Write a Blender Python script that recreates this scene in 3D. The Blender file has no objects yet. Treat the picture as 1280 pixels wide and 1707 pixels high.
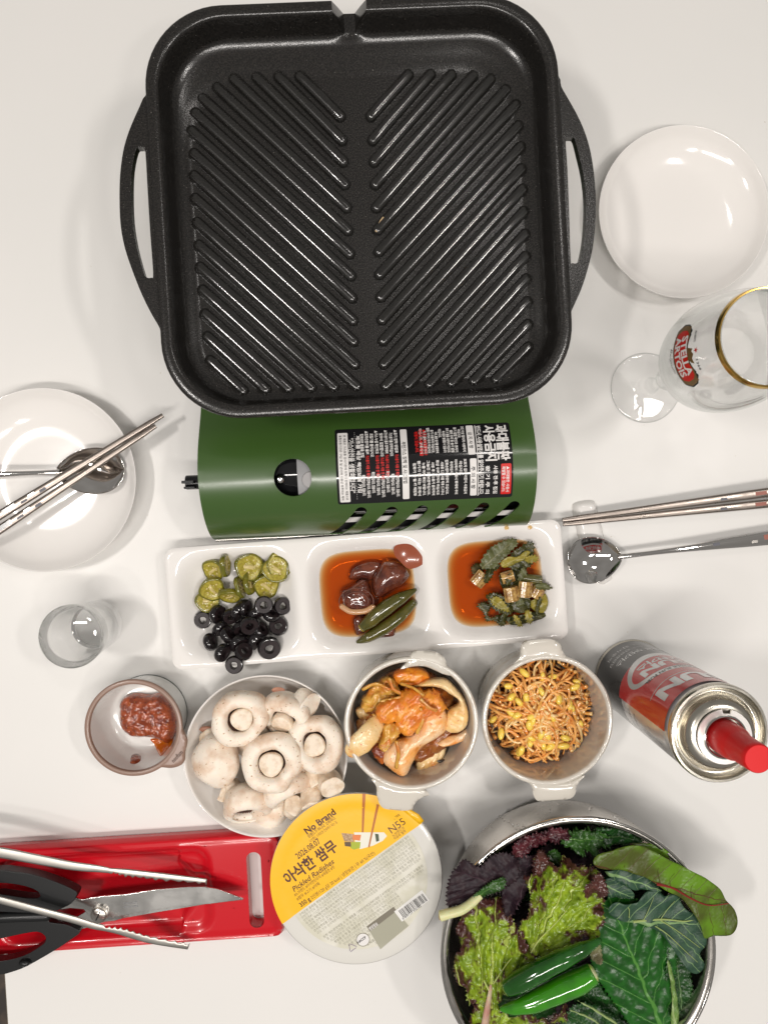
import bpy, bmesh, math, random
import numpy as np
from math import sin, cos, pi, sqrt, radians as R, atan2, hypot
from mathutils import Vector, Matrix, Quaternion, noise, geometry
V3 = Vector
SC = bpy.context.scene
COL = SC.collection

# ---------------------------------------------------------------- camera (lens and pose of the phone), world, lamps, exposure
FOC, CPX, CPY, CAMH = 1205.0, 640.0, 853.5, 650.0          # focal length and centre in photo pixels, height over the table in mm
_nd = V3((610 - CPX, CPY - 840, -FOC)).normalized()        # the straight-down direction falls on pixel (610, 840)
CAMQ = _nd.rotation_difference(V3((0, 0, -1)))
cam = bpy.data.cameras.new("camera"); camo = bpy.data.objects.new("camera", cam); COL.objects.link(camo)
camo.location = (0, 0, CAMH / 1000); camo.rotation_mode = 'QUATERNION'; camo.rotation_quaternion = CAMQ
cam.sensor_fit = 'VERTICAL'; cam.sensor_height = 36; cam.lens = 36 * FOC / 1707
cam.clip_start = 0.01; cam.clip_end = 50
SC.camera = camo
w = bpy.data.worlds.new("World"); SC.world = w; w.use_nodes = True
wn = w.node_tree.nodes; wl = w.node_tree.links
bg = wn["Background"]; bg.inputs[1].default_value = 0.36
wtc = wn.new("ShaderNodeTexCoord"); wnz = wn.new("ShaderNodeTexNoise"); wnz.inputs["Scale"].default_value = 2.2; wnz.inputs["Detail"].default_value = 1.0
wcr = wn.new("ShaderNodeValToRGB"); wcr.color_ramp.elements[0].position = .25; wcr.color_ramp.elements[1].position = .75
wcr.color_ramp.elements[0].color = (.60, .565, .53, 1); wcr.color_ramp.elements[1].color = (.82, .79, .745, 1)
wl.new(wtc.outputs["Generated"], wnz.inputs["Vector"]); wl.new(wnz.outputs[0], wcr.inputs[0]); wl.new(wcr.outputs[0], bg.inputs[0])

def lamp(name, loc, target, sx, sy, power, col=(1, .95, .905), spread=180):
    d = bpy.data.lights.new(name, 'AREA'); d.shape = 'RECTANGLE'; d.size = sx; d.size_y = sy; d.energy = power; d.color = col
    d.spread = R(spread)
    o = bpy.data.objects.new(name, d); COL.objects.link(o); o.location = loc
    o.rotation_euler = (V3(target) - V3(loc)).to_track_quat('-Z', 'Y').to_euler()
    return o
lamp("ceiling_light", (-.02, -.62, 1.80), (0, 0, 0), .90, .10, 15)
for _x, _y, _z, _p in ((-.95, -.02, 1.8, 12), (.98, .18, 1.7, 7.5), (-.70, -.95, 2.1, 4), (.75, -.75, 2.0, 5), (.5, .95, 2.1, 3)):   # downlights in the ceiling
    lamp("ceiling_spot", (_x, _y, _z), (_x * .4, _y * .4, 0), .26, .10, _p)
SC.view_settings.view_transform = 'Standard'; SC.view_settings.look = 'None'
SC.view_settings.exposure = -0.09; SC.view_settings.gamma = 1
SC.cycles.use_denoising = True
SC.cycles.max_bounces = 14; SC.cycles.transmission_bounces = 12; SC.cycles.glossy_bounces = 6; SC.cycles.diffuse_bounces = 4
SC.cycles.sample_clamp_indirect = 6; SC.cycles.caustics_refractive = True; SC.cycles.caustics_reflective = False
SC.cycles.blur_glossy = .5

# ---------------------------------------------------------------- placing things: photo pixel + height (mm) -> world point (mm)
def P(px, py, z=0.0):
    d = CAMQ @ V3((px - CPX, CPY - py, -FOC)); t = (z - CAMH) / d.z
    return V3((d.x * t, d.y * t, z))
class Frame:                                    # a local frame standing on the table, turned by a (degrees)
    def __init__(s, o, a=0): s.o = V3(o); s.a = R(a); s.c, s.s = cos(s.a), sin(s.a)
    def loc(s, px, py, z=0):
        p = P(px, py, z) - s.o
        return V3((p.x * s.c + p.y * s.s, -p.x * s.s + p.y * s.c, p.z))

# ---------------------------------------------------------------- mesh helpers (all in mm)
ORG = {}
def tag(o, label=None, cat=None, group=None, kind=None):
    if label: o['label'] = label
    if cat: o['category'] = cat
    if group: o['group'] = group
    if kind: o['kind'] = kind
    return o
def thing(name, label, cat, loc=(0, 0, 0), rot=(0, 0, 0), group=None):
    o = bpy.data.objects.new(name, None); COL.objects.link(o); o.empty_display_size = .02
    o.location = V3(loc) * .001; o.rotation_euler = rot
    return tag(o, label, cat, group)
def mk(name, VF, mat, parent=None, org=None, uv=None, edge=None, smooth=True, sharp=40, bevel=0, sub=0, recalc=True, cols=None):
    V, F = VF[0], VF[1]
    if len(VF) > 2 and uv is None: uv = VF[2]
    if len(VF) > 3 and edge is None: edge = VF[3]
    off = V3(org) if org is not None else V3((0, 0, 0))
    me = bpy.data.meshes.new(name)
    me.from_pydata([tuple((V3(v) - off) * .001) for v in V], [], [tuple(f) for f in F])
    for nm, data in (("uv", uv), ("edge", edge)):
        if data:
            l = me.uv_layers.new(name=nm)
            idx = np.zeros(len(me.loops), dtype=np.int32); me.loops.foreach_get("vertex_index", idx)
            l.data.foreach_set("uv", np.array(data, dtype=np.float32)[idx].ravel())
    if recalc:
        bm = bmesh.new(); bm.from_mesh(me); bmesh.ops.recalc_face_normals(bm, faces=bm.faces); bm.to_mesh(me); bm.free()
    if smooth:
        me.polygons.foreach_set("use_smooth", [True] * len(me.polygons))
        if sharp: me.set_sharp_from_angle(angle=R(sharp))
    ms = mat if isinstance(mat, (list, tuple)) else [mat]
    for m in ms: me.materials.append(m)
    if cols: me.polygons.foreach_set("material_index", cols)
    o = bpy.data.objects.new(name, me); COL.objects.link(o)
    if parent: o.parent = parent
    elif org is not None: o.location = off * .001
    if bevel:
        b = o.modifiers.new("bevel", 'BEVEL'); b.width = bevel * .001; b.segments = 3; b.limit_method = 'ANGLE'; b.angle_limit = R(35); b.harden_normals = False
    if sub:
        s = o.modifiers.new("sub", 'SUBSURF'); s.levels = sub; s.render_levels = sub
    return o
def join(parts):
    V, F = [], []
    for p in parts:
        n = len(V); V += list(p[0]); F += [tuple(i + n for i in f) for f in p[1]]
    return V, F
def xf(VF, M):
    return ([M @ V3(v) for v in VF[0]],) + tuple(VF[1:])
def trs(loc=(0, 0, 0), rot=(0, 0, 0), s=1.0):
    sc = s if isinstance(s, (tuple, list)) else (s, s, s)
    from mathutils import Euler
    return Matrix.Translation(V3(loc)) @ Euler(rot).to_matrix().to_4x4() @ Matrix.Diagonal((*sc, 1))
def loft(rings, cap0=True, cap1=True, closed=False):
    n = len(rings[0]); V = [V3(p) for r in rings for p in r]; F = []
    m = len(rings)
    for i in range(m if closed else m - 1):
        a, b = i * n, ((i + 1) % m) * n
        for j in range(n):
            k = (j + 1) % n; F.append((a + j, a + k, b + k, b + j))
    if not closed:
        if cap0: F.append(tuple(range(n - 1, -1, -1)))
        if cap1: F.append(tuple((m - 1) * n + j for j in range(n)))
    return V, F
def lathe(prof, n=64, wob=None):
    V, F, prev = [], [], None
    for (r, z) in prof:
        if r <= 1e-6: cur = [len(V)]; V.append(V3((0, 0, z)))
        else:
            cur = list(range(len(V), len(V) + n))
            for j in range(n):
                t = 2 * pi * j / n; k = 1 + (wob(t, r, z) if wob else 0)
                V.append(V3((r * k * cos(t), r * k * sin(t), z)))
        if prev is not None and not (len(prev) == 1 and len(cur) == 1):
            for j in range(n):
                k = (j + 1) % n
                if len(prev) == 1: F.append((prev[0], cur[j], cur[k]))
                elif len(cur) == 1: F.append((prev[j], prev[k], cur[0]))
                else: F.append((prev[j], prev[k], cur[k], cur[j]))
        prev = cur
    return V, F
def smooth_prof(pts, k=5):                      # Catmull-Rom through profile points
    out = []
    n = len(pts)
    for i in range(n - 1):
        p0, p1, p2, p3 = [V3((*pts[max(0, min(n - 1, j))][:3], 0, 0)[:3]) if False else V3(tuple(pts[max(0, min(n - 1, j))]) + (0,) * (3 - len(pts[0]))) for j in (i - 1, i, i + 1, i + 2)]
        for q in range(k):
            t = q / k
            out.append(.5 * ((2 * p1) + (-p0 + p2) * t + (2 * p0 - 5 * p1 + 4 * p2 - p3) * t * t + (-p0 + 3 * p1 - 3 * p2 + p3) * t ** 3))
    out.append(V3(tuple(pts[-1]) + (0,) * (3 - len(pts[0]))))
    return out
def sprof(pts, k=5): return [(max(0, p.x), p.y) for p in smooth_prof(pts, k)]
def rrect(a, b, r, seg=8, sub=1):               # rounded rectangle, half sizes a, b
    r = min(r, a, b); out = []
    cs = [(a - r, b - r, 0), (-(a - r), b - r, pi / 2), (-(a - r), -(b - r), pi), (a - r, -(b - r), 3 * pi / 2)]
    arcs = [[V3((cx + r * cos(t0 + pi / 2 * i / seg), cy + r * sin(t0 + pi / 2 * i / seg), 0)) for i in range(seg + 1)] for cx, cy, t0 in cs]
    for i in range(4):
        out += arcs[i]; p, q = arcs[i][-1], arcs[(i + 1) % 4][0]
        out += [p.lerp(q, j / sub) for j in range(1, sub)]
    return out
def tube(path, rad, n=12, sq=1.0, up=None, caps=True, nz=0, nf=.1, seed=0):
    path = [V3(p) for p in path]; m = len(path)
    if not hasattr(rad, '__len__'): rad = [rad] * m
    rings = []; nrm = None
    for i in range(m):
        t = (path[min(m - 1, i + 1)] - path[max(0, i - 1)]).normalized()
        if up is not None: nrm = (V3(up) - t * t.dot(V3(up))).normalized()
        elif nrm is None: nrm = t.orthogonal().normalized()
        else: nrm = (nrm - t * t.dot(nrm)).normalized()
        b = t.cross(nrm); ring = []
        for j in range(n):
            a = 2 * pi * j / n; d = nrm * cos(a) * sq + b * sin(a); p = path[i] + d * rad[i]
            if nz: p += d.normalized() * noise.noise(p * nf + V3((seed, seed, 0))) * nz
            ring.append(p)
        rings.append(ring)
    return loft(rings, caps, caps)
def capsule_tube(path, r, n=12, **k):           # tube with rounded ends
    path = [V3(p) for p in path]
    if not hasattr(r, '__len__'): r = [r] * len(path)
    t0 = (path[0] - path[1]).normalized(); t1 = (path[-1] - path[-2]).normalized()
    a = [(path[0] + t0 * r[0] * sin(x), r[0] * max(.03, cos(x))) for x in (1.5, 1.1, .7, .35)]
    b = [(path[-1] + t1 * r[-1] * sin(x), r[-1] * max(.03, cos(x))) for x in (.35, .7, 1.1, 1.5)]
    return tube([p for p, _ in a] + path + [p for p, _ in b], [q for _, q in a] + list(r) + [q for _, q in b], n, **k)
def inside(poly, X, Y):
    x = np.array([p[0] for p in poly]); y = np.array([p[1] for p in poly]); c = np.zeros(len(X), bool); j = len(x) - 1
    for i in range(len(x)):
        if y[i] != y[j]:
            m = ((y[i] > Y) != (y[j] > Y)) & (X < (x[j] - x[i]) * (Y - y[i]) / (y[j] - y[i]) + x[i]); c ^= m
        j = i
    return c
def dist_poly(poly, X, Y):
    d = np.full(len(X), 1e9); n = len(poly)
    for i in range(n):
        ax, ay = poly[i][0], poly[i][1]; bx, by = poly[(i + 1) % n][0], poly[(i + 1) % n][1]
        dx, dy = bx - ax, by - ay; l = dx * dx + dy * dy
        if l < 1e-12: continue
        t = np.clip(((X - ax) * dx + (Y - ay) * dy) / l, 0, 1)
        d = np.minimum(d, np.hypot(X - ax - t * dx, Y - ay - t * dy))
    return d
def dens(poly, step):
    out = []
    for i in range(len(poly)):
        a, b = V3((poly[i][0], poly[i][1], 0)), V3((poly[(i + 1) % len(poly)][0], poly[(i + 1) % len(poly)][1], 0))
        k = max(1, int(math.ceil((b - a).length / step)))
        out += [a.lerp(b, j / k) for j in range(k)]
    return out
def csmooth(poly, k=4):                         # closed Catmull-Rom
    n = len(poly); out = []
    pt = [V3((p[0], p[1], 0)) for p in poly]
    for i in range(n):
        p0, p1, p2, p3 = pt[i - 1], pt[i], pt[(i + 1) % n], pt[(i + 2) % n]
        for q in range(k):
            t = q / k
            out.append(.5 * ((2 * p1) + (-p0 + p2) * t + (2 * p0 - 5 * p1 + 4 * p2 - p3) * t * t + (-p0 + 3 * p1 - 3 * p2 + p3) * t ** 3))
    return out
def sheet(outline, step, fn=None, th=0, holes=(), uvfn=None, bstep=None, needd=True, stiff=False):
    """A sheet cut to an outline (with holes), laid through fn(x, y, distance to the edge) and given thickness th."""
    bs = bstep or step; loops = [dens(outline, bs)] + [dens(h, bs) for h in holes]
    pts = []; ed = []
    for L in loops:
        n0 = len(pts); pts += [(p.x, p.y) for p in L]; ed += [(n0 + i, n0 + (i + 1) % len(L)) for i in range(len(L))]
    xs = [p.x for p in loops[0]]; ys = [p.y for p in loops[0]]
    gx, gy = [], []
    y = min(ys); row = 0
    while y < max(ys):
        x = min(xs) + (step / 2 if row % 2 else 0)
        while x < max(xs): gx.append(x); gy.append(y); x += step
        y += step * .866; row += 1
    if gx:
        X, Y = np.array(gx), np.array(gy); ok = inside(loops[0], X, Y)
        for L in loops[1:]: ok &= ~inside(L, X, Y)
        X, Y = X[ok], Y[ok]
        if len(X):
            d = dist_poly(loops[0], X, Y)
            for L in loops[1:]: d = np.minimum(d, dist_poly(L, X, Y))
            k = d > step * .45; pts += list(zip(X[k], Y[k]))
    r = geometry.delaunay_2d_cdt([V3((p[0], p[1])).to_2d() if False else Vector((p[0], p[1])) for p in pts], ed, [], 0, 1e-6)
    v2, tris = r[0], r[2]
    cx = np.array([(v2[t[0]].x + v2[t[1]].x + v2[t[2]].x) / 3 for t in tris]); cy = np.array([(v2[t[0]].y + v2[t[1]].y + v2[t[2]].y) / 3 for t in tris])
    ok = inside(loops[0], cx, cy)
    for L in loops[1:]: ok &= ~inside(L, cx, cy)
    F = [tuple(t) for t, o in zip(tris, ok) if o]
    X = np.array([v.x for v in v2]); Y = np.array([v.y for v in v2]); D = dist_poly(loops[0], X, Y) if needd else np.zeros(len(X))
    V = [V3(fn(x, y, d)) if fn else V3((x, y, 0)) for x, y, d in zip(X, Y, D)]
    uv = [uvfn(x, y) if uvfn else (x, y) for x, y in zip(X, Y)]; eg = [(d, 0) for d in D]
    if not th: return V, F, uv, eg
    N = [V3((0, 0, 0)) for _ in V]
    for f in F:
        nn = (V[f[1]] - V[f[0]]).cross(V[f[2]] - V[f[0]])
        for i in f: N[i] += nn
    n0 = len(V)
    B = [v - (V3((0, 0, 1)) if stiff else (n.normalized() if n.length > 0 else V3((0, 0, 1)))) * th for v, n in zip(V, N)]
    cnt = {}
    for f in F:
        for a, b in ((f[0], f[1]), (f[1], f[2]), (f[2], f[0])): cnt[(a, b)] = 1
    W = [(a, b, b + n0, a + n0) for (a, b) in cnt if (b, a) not in cnt]
    W = [(q[1], q[0], q[3], q[2]) for q in W]
    return V + B, F + [tuple(i + n0 for i in reversed(f)) for f in F] + W, uv + uv, eg + eg
def blob(c, r, amp=.1, fr=1.2, sub=3, seed=0, rot=(0, 0, 0)):
    bm = bmesh.new(); bmesh.ops.create_icosphere(bm, subdivisions=sub, radius=1)
    V = []
    for v in bm.verts:
        k = 1 + amp * noise.fractal(v.co * fr + V3((seed * 7.3, seed * 1.7, 0)), 1, 2, 3); V.append(v.co * k)
    F = [tuple(x.index for x in f.verts) for f in bm.faces]; bm.free()
    rr = r if hasattr(r, '__len__') else (r, r, r)
    return xf((V, F), trs(c, rot, rr))
_tc = {}
def text(s, size, bold=.0, align='LEFT', sx=1.0, shear=0, res=2, gap=1.0):
    cu = bpy.data.curves.new('lettering', 'FONT'); cu.body = s; cu.size = size; cu.offset = bold * size; cu.align_x = align; cu.resolution_u = res; cu.shear = shear; cu.space_character = gap
    ob = bpy.data.objects.new('lettering', cu); me = bpy.data.meshes.new_from_object(ob)
    V = [V3((v.co.x * sx, v.co.y, 0)) for v in me.vertices]; F = [tuple(p.vertices) for p in me.polygons]
    bpy.data.objects.remove(ob); bpy.data.meshes.remove(me); bpy.data.curves.remove(cu)
    return V, F
def maplay(VF, f): return [V3(f(v[0], v[1])) for v in VF[0]], VF[1]
def finer(VF, L):                               # split long edges so a flat print can follow a curved wall
    me = bpy.data.meshes.new('tmp'); me.from_pydata([tuple(v) for v in VF[0]], [], VF[1]); bm = bmesh.new(); bm.from_mesh(me)
    bmesh.ops.triangulate(bm, faces=bm.faces)
    for _ in range(3):
        e = [e for e in bm.edges if e.calc_length() > L]
        if not e: break
        bmesh.ops.subdivide_edges(bm, edges=e, cuts=1); bmesh.ops.triangulate(bm, faces=bm.faces)
    bm.verts.ensure_lookup_table(); bm.verts.index_update()
    out = ([v.co.copy() for v in bm.verts], [tuple(v.index for v in f.verts) for f in bm.faces]); bm.free(); bpy.data.meshes.remove(me)
    return out
def ss(a, b, x):
    t = max(0, min(1, (x - a) / (b - a))); return t * t * (3 - 2 * t)
def box(a, b):
    (x0, y0, z0), (x1, y1, z1) = a, b
    V = [V3(p) for p in ((x0, y0, z0), (x1, y0, z0), (x1, y1, z0), (x0, y1, z0), (x0, y0, z1), (x1, y0, z1), (x1, y1, z1), (x0, y1, z1))]
    return V, [(3, 2, 1, 0), (4, 5, 6, 7), (0, 1, 5, 4), (1, 2, 6, 5), (2, 3, 7, 6), (3, 0, 4, 7)]

# ---------------------------------------------------------------- materials (base colours are linear)
def srgb(r, g, b): return tuple(((c / 255) / 12.92 if c / 255 <= .04045 else ((c / 255 + .055) / 1.055) ** 2.4) for c in (r, g, b))
def pbr(name, col, rough=.5, metal=0, spec=.5, coat=0, coatr=.05, trans=0, ior=1.45, sss=0, sssr=(1, .5, .3), sscale=.004,
        col2=None, nscale=60, ndet=4, nlo=.4, nhi=.6, bscale=0, bstr=.3, bdist=.0005, rvar=0, speck=None, sheen=0, alpha=1):
    m = bpy.data.materials.new(name); m.use_nodes = True; nt = m.node_tree; N = nt.nodes; L = nt.links
    b = N["Principled BSDF"]; I = b.inputs
    I["Base Color"].default_value = (*col, 1); I["Roughness"].default_value = rough; I["Metallic"].default_value = metal
    I["Specular IOR Level"].default_value = spec; I["Coat Weight"].default_value = coat; I["Coat Roughness"].default_value = coatr
    I["Transmission Weight"].default_value = trans; I["IOR"].default_value = ior; I["Alpha"].default_value = alpha
    if sss:
        I["Subsurface Weight"].default_value = sss; I["Subsurface Radius"].default_value = sssr; I["Subsurface Scale"].default_value = sscale
    tc = N.new("ShaderNodeTexCoord"); out = None
    def nz(scale, det=4, rough_=.55):
        t = N.new("ShaderNodeTexNoise"); t.inputs["Scale"].default_value = scale; t.inputs["Detail"].default_value = det; t.inputs["Roughness"].default_value = rough_
        L.new(tc.outputs["Object"], t.inputs["Vector"]); return t.outputs[0]
    def ramp(src, lo, hi, c0=(0, 0, 0, 1), c1=(1, 1, 1, 1)):
        r = N.new("ShaderNodeValToRGB"); r.color_ramp.elements[0].position = lo; r.color_ramp.elements[1].position = hi
        r.color_ramp.elements[0].color = c0; r.color_ramp.elements[1].color = c1; L.new(src, r.inputs[0]); return r.outputs[0]
    if col2:
        out = ramp(nz(nscale, ndet), nlo, nhi, (*col, 1), (*col2, 1)); L.new(out, I["Base Color"])
    for sp in (speck or []):                    # (colour, scale, threshold, softness)
        c, s_, th_, so = sp
        f = ramp(nz(s_, 2), th_, th_ + so); mx = N.new("ShaderNodeMix"); mx.data_type = 'RGBA'
        L.new(f, mx.inputs[0]); mx.inputs[7].default_value = (*c, 1)
        if out is None: mx.inputs[6].default_value = (*col, 1)
        else: L.new(out, mx.inputs[6])
        out = mx.outputs[2]; L.new(out, I["Base Color"])
    if bscale:
        bu = N.new("ShaderNodeBump"); bu.inputs["Strength"].default_value = bstr; bu.inputs["Distance"].default_value = bdist
        L.new(nz(bscale, 3), bu.inputs["Height"]); L.new(bu.outputs[0], I["Normal"])
        if coat: L.new(bu.outputs[0], I["Coat Normal"])
    if rvar:
        mr = N.new("ShaderNodeMapRange"); L.new(nz(35, 5), mr.inputs[0]); mr.inputs[1].default_value = .35; mr.inputs[2].default_value = .65
        mr.inputs[3].default_value = max(0, rough - rvar); mr.inputs[4].default_value = rough + rvar; L.new(mr.outputs[0], I["Roughness"])
    return m
def leafmat(name, c1, c2, vein, n=7, slope=1.6, wv=.06, wm=.012, crink=500, cstr=.5, cdist=.001, rough=.35, spec=.5, edgec=None, e0=3, e1=14, mott=120, coat=0, tl=.12, fan=0):
    m = bpy.data.materials.new(name); m.use_nodes = True; nt = m.node_tree; N = nt.nodes; L = nt.links
    b = N["Principled BSDF"]; I = b.inputs; I["Roughness"].default_value = rough; I["Specular IOR Level"].default_value = spec; I["Coat Weight"].default_value = coat; I["Coat Roughness"].default_value = .12
    def M(op, a, c=None, d=None):
        t = N.new("ShaderNodeMath"); t.operation = op
        for i, v in enumerate((a, c, d)):
            if v is None: continue
            if isinstance(v, (int, float)): t.inputs[i].default_value = v
            else: L.new(v, t.inputs[i])
        return t.outputs[0]
    def mix(f, a, c):
        t = N.new("ShaderNodeMix"); t.data_type = 'RGBA'; L.new(f, t.inputs[0])
        for i, v in ((6, a), (7, c)):
            if isinstance(v, tuple): t.inputs[i].default_value = (*v, 1)
            else: L.new(v, t.inputs[i])
        return t.outputs[2]
    def mr(x, a, c, lo=0, hi=1):
        t = N.new("ShaderNodeMapRange"); t.interpolation_type = 'SMOOTHSTEP'; L.new(x, t.inputs[0]); t.inputs[1].default_value = a; t.inputs[2].default_value = c; t.inputs[3].default_value = lo; t.inputs[4].default_value = hi; return t.outputs[0]
    uvn = N.new("ShaderNodeUVMap"); uvn.uv_map = "uv"; sp = N.new("ShaderNodeSeparateXYZ"); L.new(uvn.outputs[0], sp.inputs[0]); u, v = sp.outputs[0], sp.outputs[1]
    nz = N.new("ShaderNodeTexNoise"); nz.inputs["Scale"].default_value = 7; L.new(uvn.outputs[0], nz.inputs["Vector"])
    wob = M('MULTIPLY', M('SUBTRACT', nz.outputs[0], .5), .06)
    av = M('ABSOLUTE', M('ADD', v, wob))
    mid = mr(M('SUBTRACT', av, M('MULTIPLY', M('SUBTRACT', 1.0, u), wm)), 0, .008, 1, 0)
    t = M('FRACT', M('SUBTRACT', M('MULTIPLY', M('ADD', u, wob), n), M('MULTIPLY', av, n * slope)))
    if fan: t = M('FRACT', M('ADD', M('MULTIPLY', M('ARCTAN2', v, M('ADD', u, .06)), fan), M('MULTIPLY', wob, 9)))
    dl = M('ABSOLUTE', M('SUBTRACT', t, .5)); side = mr(dl, wv * .3, wv, 1, 0)
    veins = M('MAXIMUM', mid, M('MULTIPLY', side, .75))
    n2 = N.new("ShaderNodeTexNoise"); n2.inputs["Scale"].default_value = mott; n2.inputs["Detail"].default_value = 5
    tc = N.new("ShaderNodeTexCoord"); L.new(tc.outputs["Object"], n2.inputs["Vector"])
    base = mix(mr(n2.outputs[0], .4, .62), c1, c2)
    if edgec:
        un = N.new("ShaderNodeUVMap"); un.uv_map = "edge"; s2 = N.new("ShaderNodeSeparateXYZ"); L.new(un.outputs[0], s2.inputs[0])
        n3 = N.new("ShaderNodeTexNoise"); n3.inputs["Scale"].default_value = 110; n3.inputs["Detail"].default_value = 6; L.new(tc.outputs["Object"], n3.inputs["Vector"])
        q = M('ADD', s2.outputs[0], M('MULTIPLY', M('SUBTRACT', n3.outputs[0], .5), (e1 - e0) * 6.5)); q = M('ADD', q, M('MULTIPLY', M('SUBTRACT', .66, u), 14.0)); base = mix(mr(q, e0, e1, 1, 0), base, edgec)
    col = mix(veins, base, vein); L.new(col, I["Base Color"])
    vo = N.new("ShaderNodeTexVoronoi"); vo.feature = 'SMOOTH_F1'; vo.inputs["Scale"].default_value = crink; L.new(tc.outputs["Object"], vo.inputs["Vector"])
    h = M('SUBTRACT', M('MULTIPLY', vo.outputs["Distance"], -1.0), M('MULTIPLY', veins, .9))
    bu = N.new("ShaderNodeBump"); bu.inputs["Strength"].default_value = cstr; bu.inputs["Distance"].default_value = cdist; L.new(h, bu.inputs["Height"]); L.new(bu.outputs[0], I["Normal"])
    if coat: L.new(bu.outputs[0], I["Coat Normal"])
    tr = N.new("ShaderNodeBsdfTranslucent"); L.new(col, tr.inputs[0]); ms = N.new("ShaderNodeMixShader"); ms.inputs[0].default_value = tl
    L.new(b.outputs[0], ms.inputs[1]); L.new(tr.outputs[0], ms.inputs[2]); L.new(ms.outputs[0], N["Material Output"].inputs[0])
    return m
M_ = {}
M_['table'] = pbr('table_laminate', (.735, .725, .70), .36, spec=.4, col2=(.75, .735, .71), nscale=3, bscale=400, bstr=.04, bdist=.0002, rvar=.03, speck=[((.60, .56, .50), 160, .765, .02)])
M_['band'] = pbr('edge_band', (.66, .58, .44), .45)
M_['floor'] = pbr('floor_vinyl', (.16, .12, .09), .5, col2=(.07, .06, .055), nscale=14, ndet=6)
M_['leg'] = pbr('table_leg_metal', (.75, .75, .75), .35, metal=.9)
M_['ware'] = pbr('white_porcelain', (.80, .775, .745), .10, spec=.55, coat=.4, coatr=.03)
M_['ware2'] = pbr('greige_stoneware', (.60, .565, .50), .13, spec=.5, coat=.5, coatr=.04)
M_['inner2'] = pbr('stoneware_inside', (.60, .565, .50), .13, coat=.5, coatr=.04, col2=(.40, .29, .19), nscale=34, ndet=5, nlo=.5, nhi=.75)
M_['pan'] = pbr('black_cast_coating', (.0065, .006, .0055), .26, spec=.45, coat=.35, coatr=.10, col2=(.020, .018, .016), nscale=900, ndet=2, bscale=1000, bstr=.35, bdist=.00022, speck=[((.30, .28, .25), 950, .735, .03)])
M_['ridge'] = pbr('black_cast_ridge', (.0065, .006, .0055), .22, spec=.5, coat=.8, coatr=.07, col2=(.016, .015, .013), nscale=900, ndet=2, bscale=1000, bstr=.2, bdist=.00018)
M_['green'] = pbr('green_paint', (.040, .090, .016), .34, spec=.6, coat=.6, coatr=.21, bscale=900, bstr=.03, bdist=.0002)
M_['black'] = pbr('black_plastic', (.012, .012, .013), .25, spec=.5)
M_['blackg'] = pbr('glossy_black_enamel', (.008, .008, .009), .08, spec=.6)
M_['blackm'] = pbr('black_moulded_handle', (.009, .0095, .010), .34, spec=.5, bscale=1200, bstr=.15, bdist=.0002)
M_['steel'] = pbr('polished_steel', (.62, .60, .57), .12, metal=1, bscale=250, bstr=.02, bdist=.0003)
M_['steelb'] = pbr('brushed_steel', (.60, .57, .53), .24, metal=1, rvar=.06)
M_['chrome'] = pbr('bright_chrome', (.74, .72, .70), .05, metal=1)
M_['tin'] = pbr('tinplate', (.60, .57, .50), .22, metal=1, rvar=.06)
M_['grey'] = pbr('grey_plate', (.24, .24, .245), .4)
M_['red'] = pbr('red_melamine', (.54, .005, .013), .24, spec=.5, coat=.35, coatr=.04)
M_['redcap'] = pbr('red_cap_plastic', (.62, .006, .008), .38)
M_['redp'] = pbr('red_print', (.50, .012, .012), .22, coat=.5, coatr=.08)
M_['blackp'] = pbr('black_print', (.018, .018, .019), .22, coat=.5, coatr=.08)
M_['silver'] = pbr('silver_print', (.60, .60, .60), .25, metal=.6, coat=.5, coatr=.08)
M_['white'] = pbr('white_print', (.72, .70, .68), .45)
M_['redt'] = pbr('red_text', (.60, .015, .012), .4)
M_['stick'] = pbr('glossy_black_sticker', (.010, .010, .011), .10, coat=.3, coatr=.03)
def thin(name, tint, edge, f0=.045, rough=0.0, refr=0):     # clear thin-walled material: lets light through straight, mirrors more at grazing angles
    m = bpy.data.materials.new(name); m.use_nodes = True; nt = m.node_tree; N = nt.nodes; L = nt.links; N.remove(N["Principled BSDF"])
    lw = N.new("ShaderNodeLayerWeight"); lw.inputs[0].default_value = .5
    def M(op, a, b):
        t = N.new("ShaderNodeMath"); t.operation = op; L.new(a, t.inputs[0]); t.inputs[1].default_value = b; return t.outputs[0]
    fr = M('ADD', M('MULTIPLY', M('POWER', lw.outputs[1], 4.0), .9), f0); ed = M('POWER', lw.outputs[1], 5.0)
    mc = N.new("ShaderNodeMix"); mc.data_type = 'RGBA'; mc.inputs[6].default_value = (*tint, 1); mc.inputs[7].default_value = (*edge, 1); L.new(ed, mc.inputs[0])
    tr = N.new("ShaderNodeBsdfTransparent"); L.new(mc.outputs[2], tr.inputs[0]); gl_ = N.new("ShaderNodeBsdfGlossy"); gl_.inputs["Roughness"].default_value = rough; gl_.inputs[0].default_value = (.95, .95, .95, 1)
    a = tr.outputs[0]
    if refr:                                    # share of the light that is bent as by solid glass
        g2 = N.new("ShaderNodeBsdfGlass"); g2.inputs["IOR"].default_value = 1.47; g2.inputs["Roughness"].default_value = 0; g2.inputs[0].default_value = (1, 1, 1, 1)
        m0 = N.new("ShaderNodeMixShader"); m0.inputs[0].default_value = refr; L.new(a, m0.inputs[1]); L.new(g2.outputs[0], m0.inputs[2]); a = m0.outputs[0]
    mx = N.new("ShaderNodeMixShader"); L.new(fr, mx.inputs[0]); L.new(a, mx.inputs[1]); L.new(gl_.outputs[0], mx.inputs[2]); L.new(mx.outputs[0], N["Material Output"].inputs[0])
    return m
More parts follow.
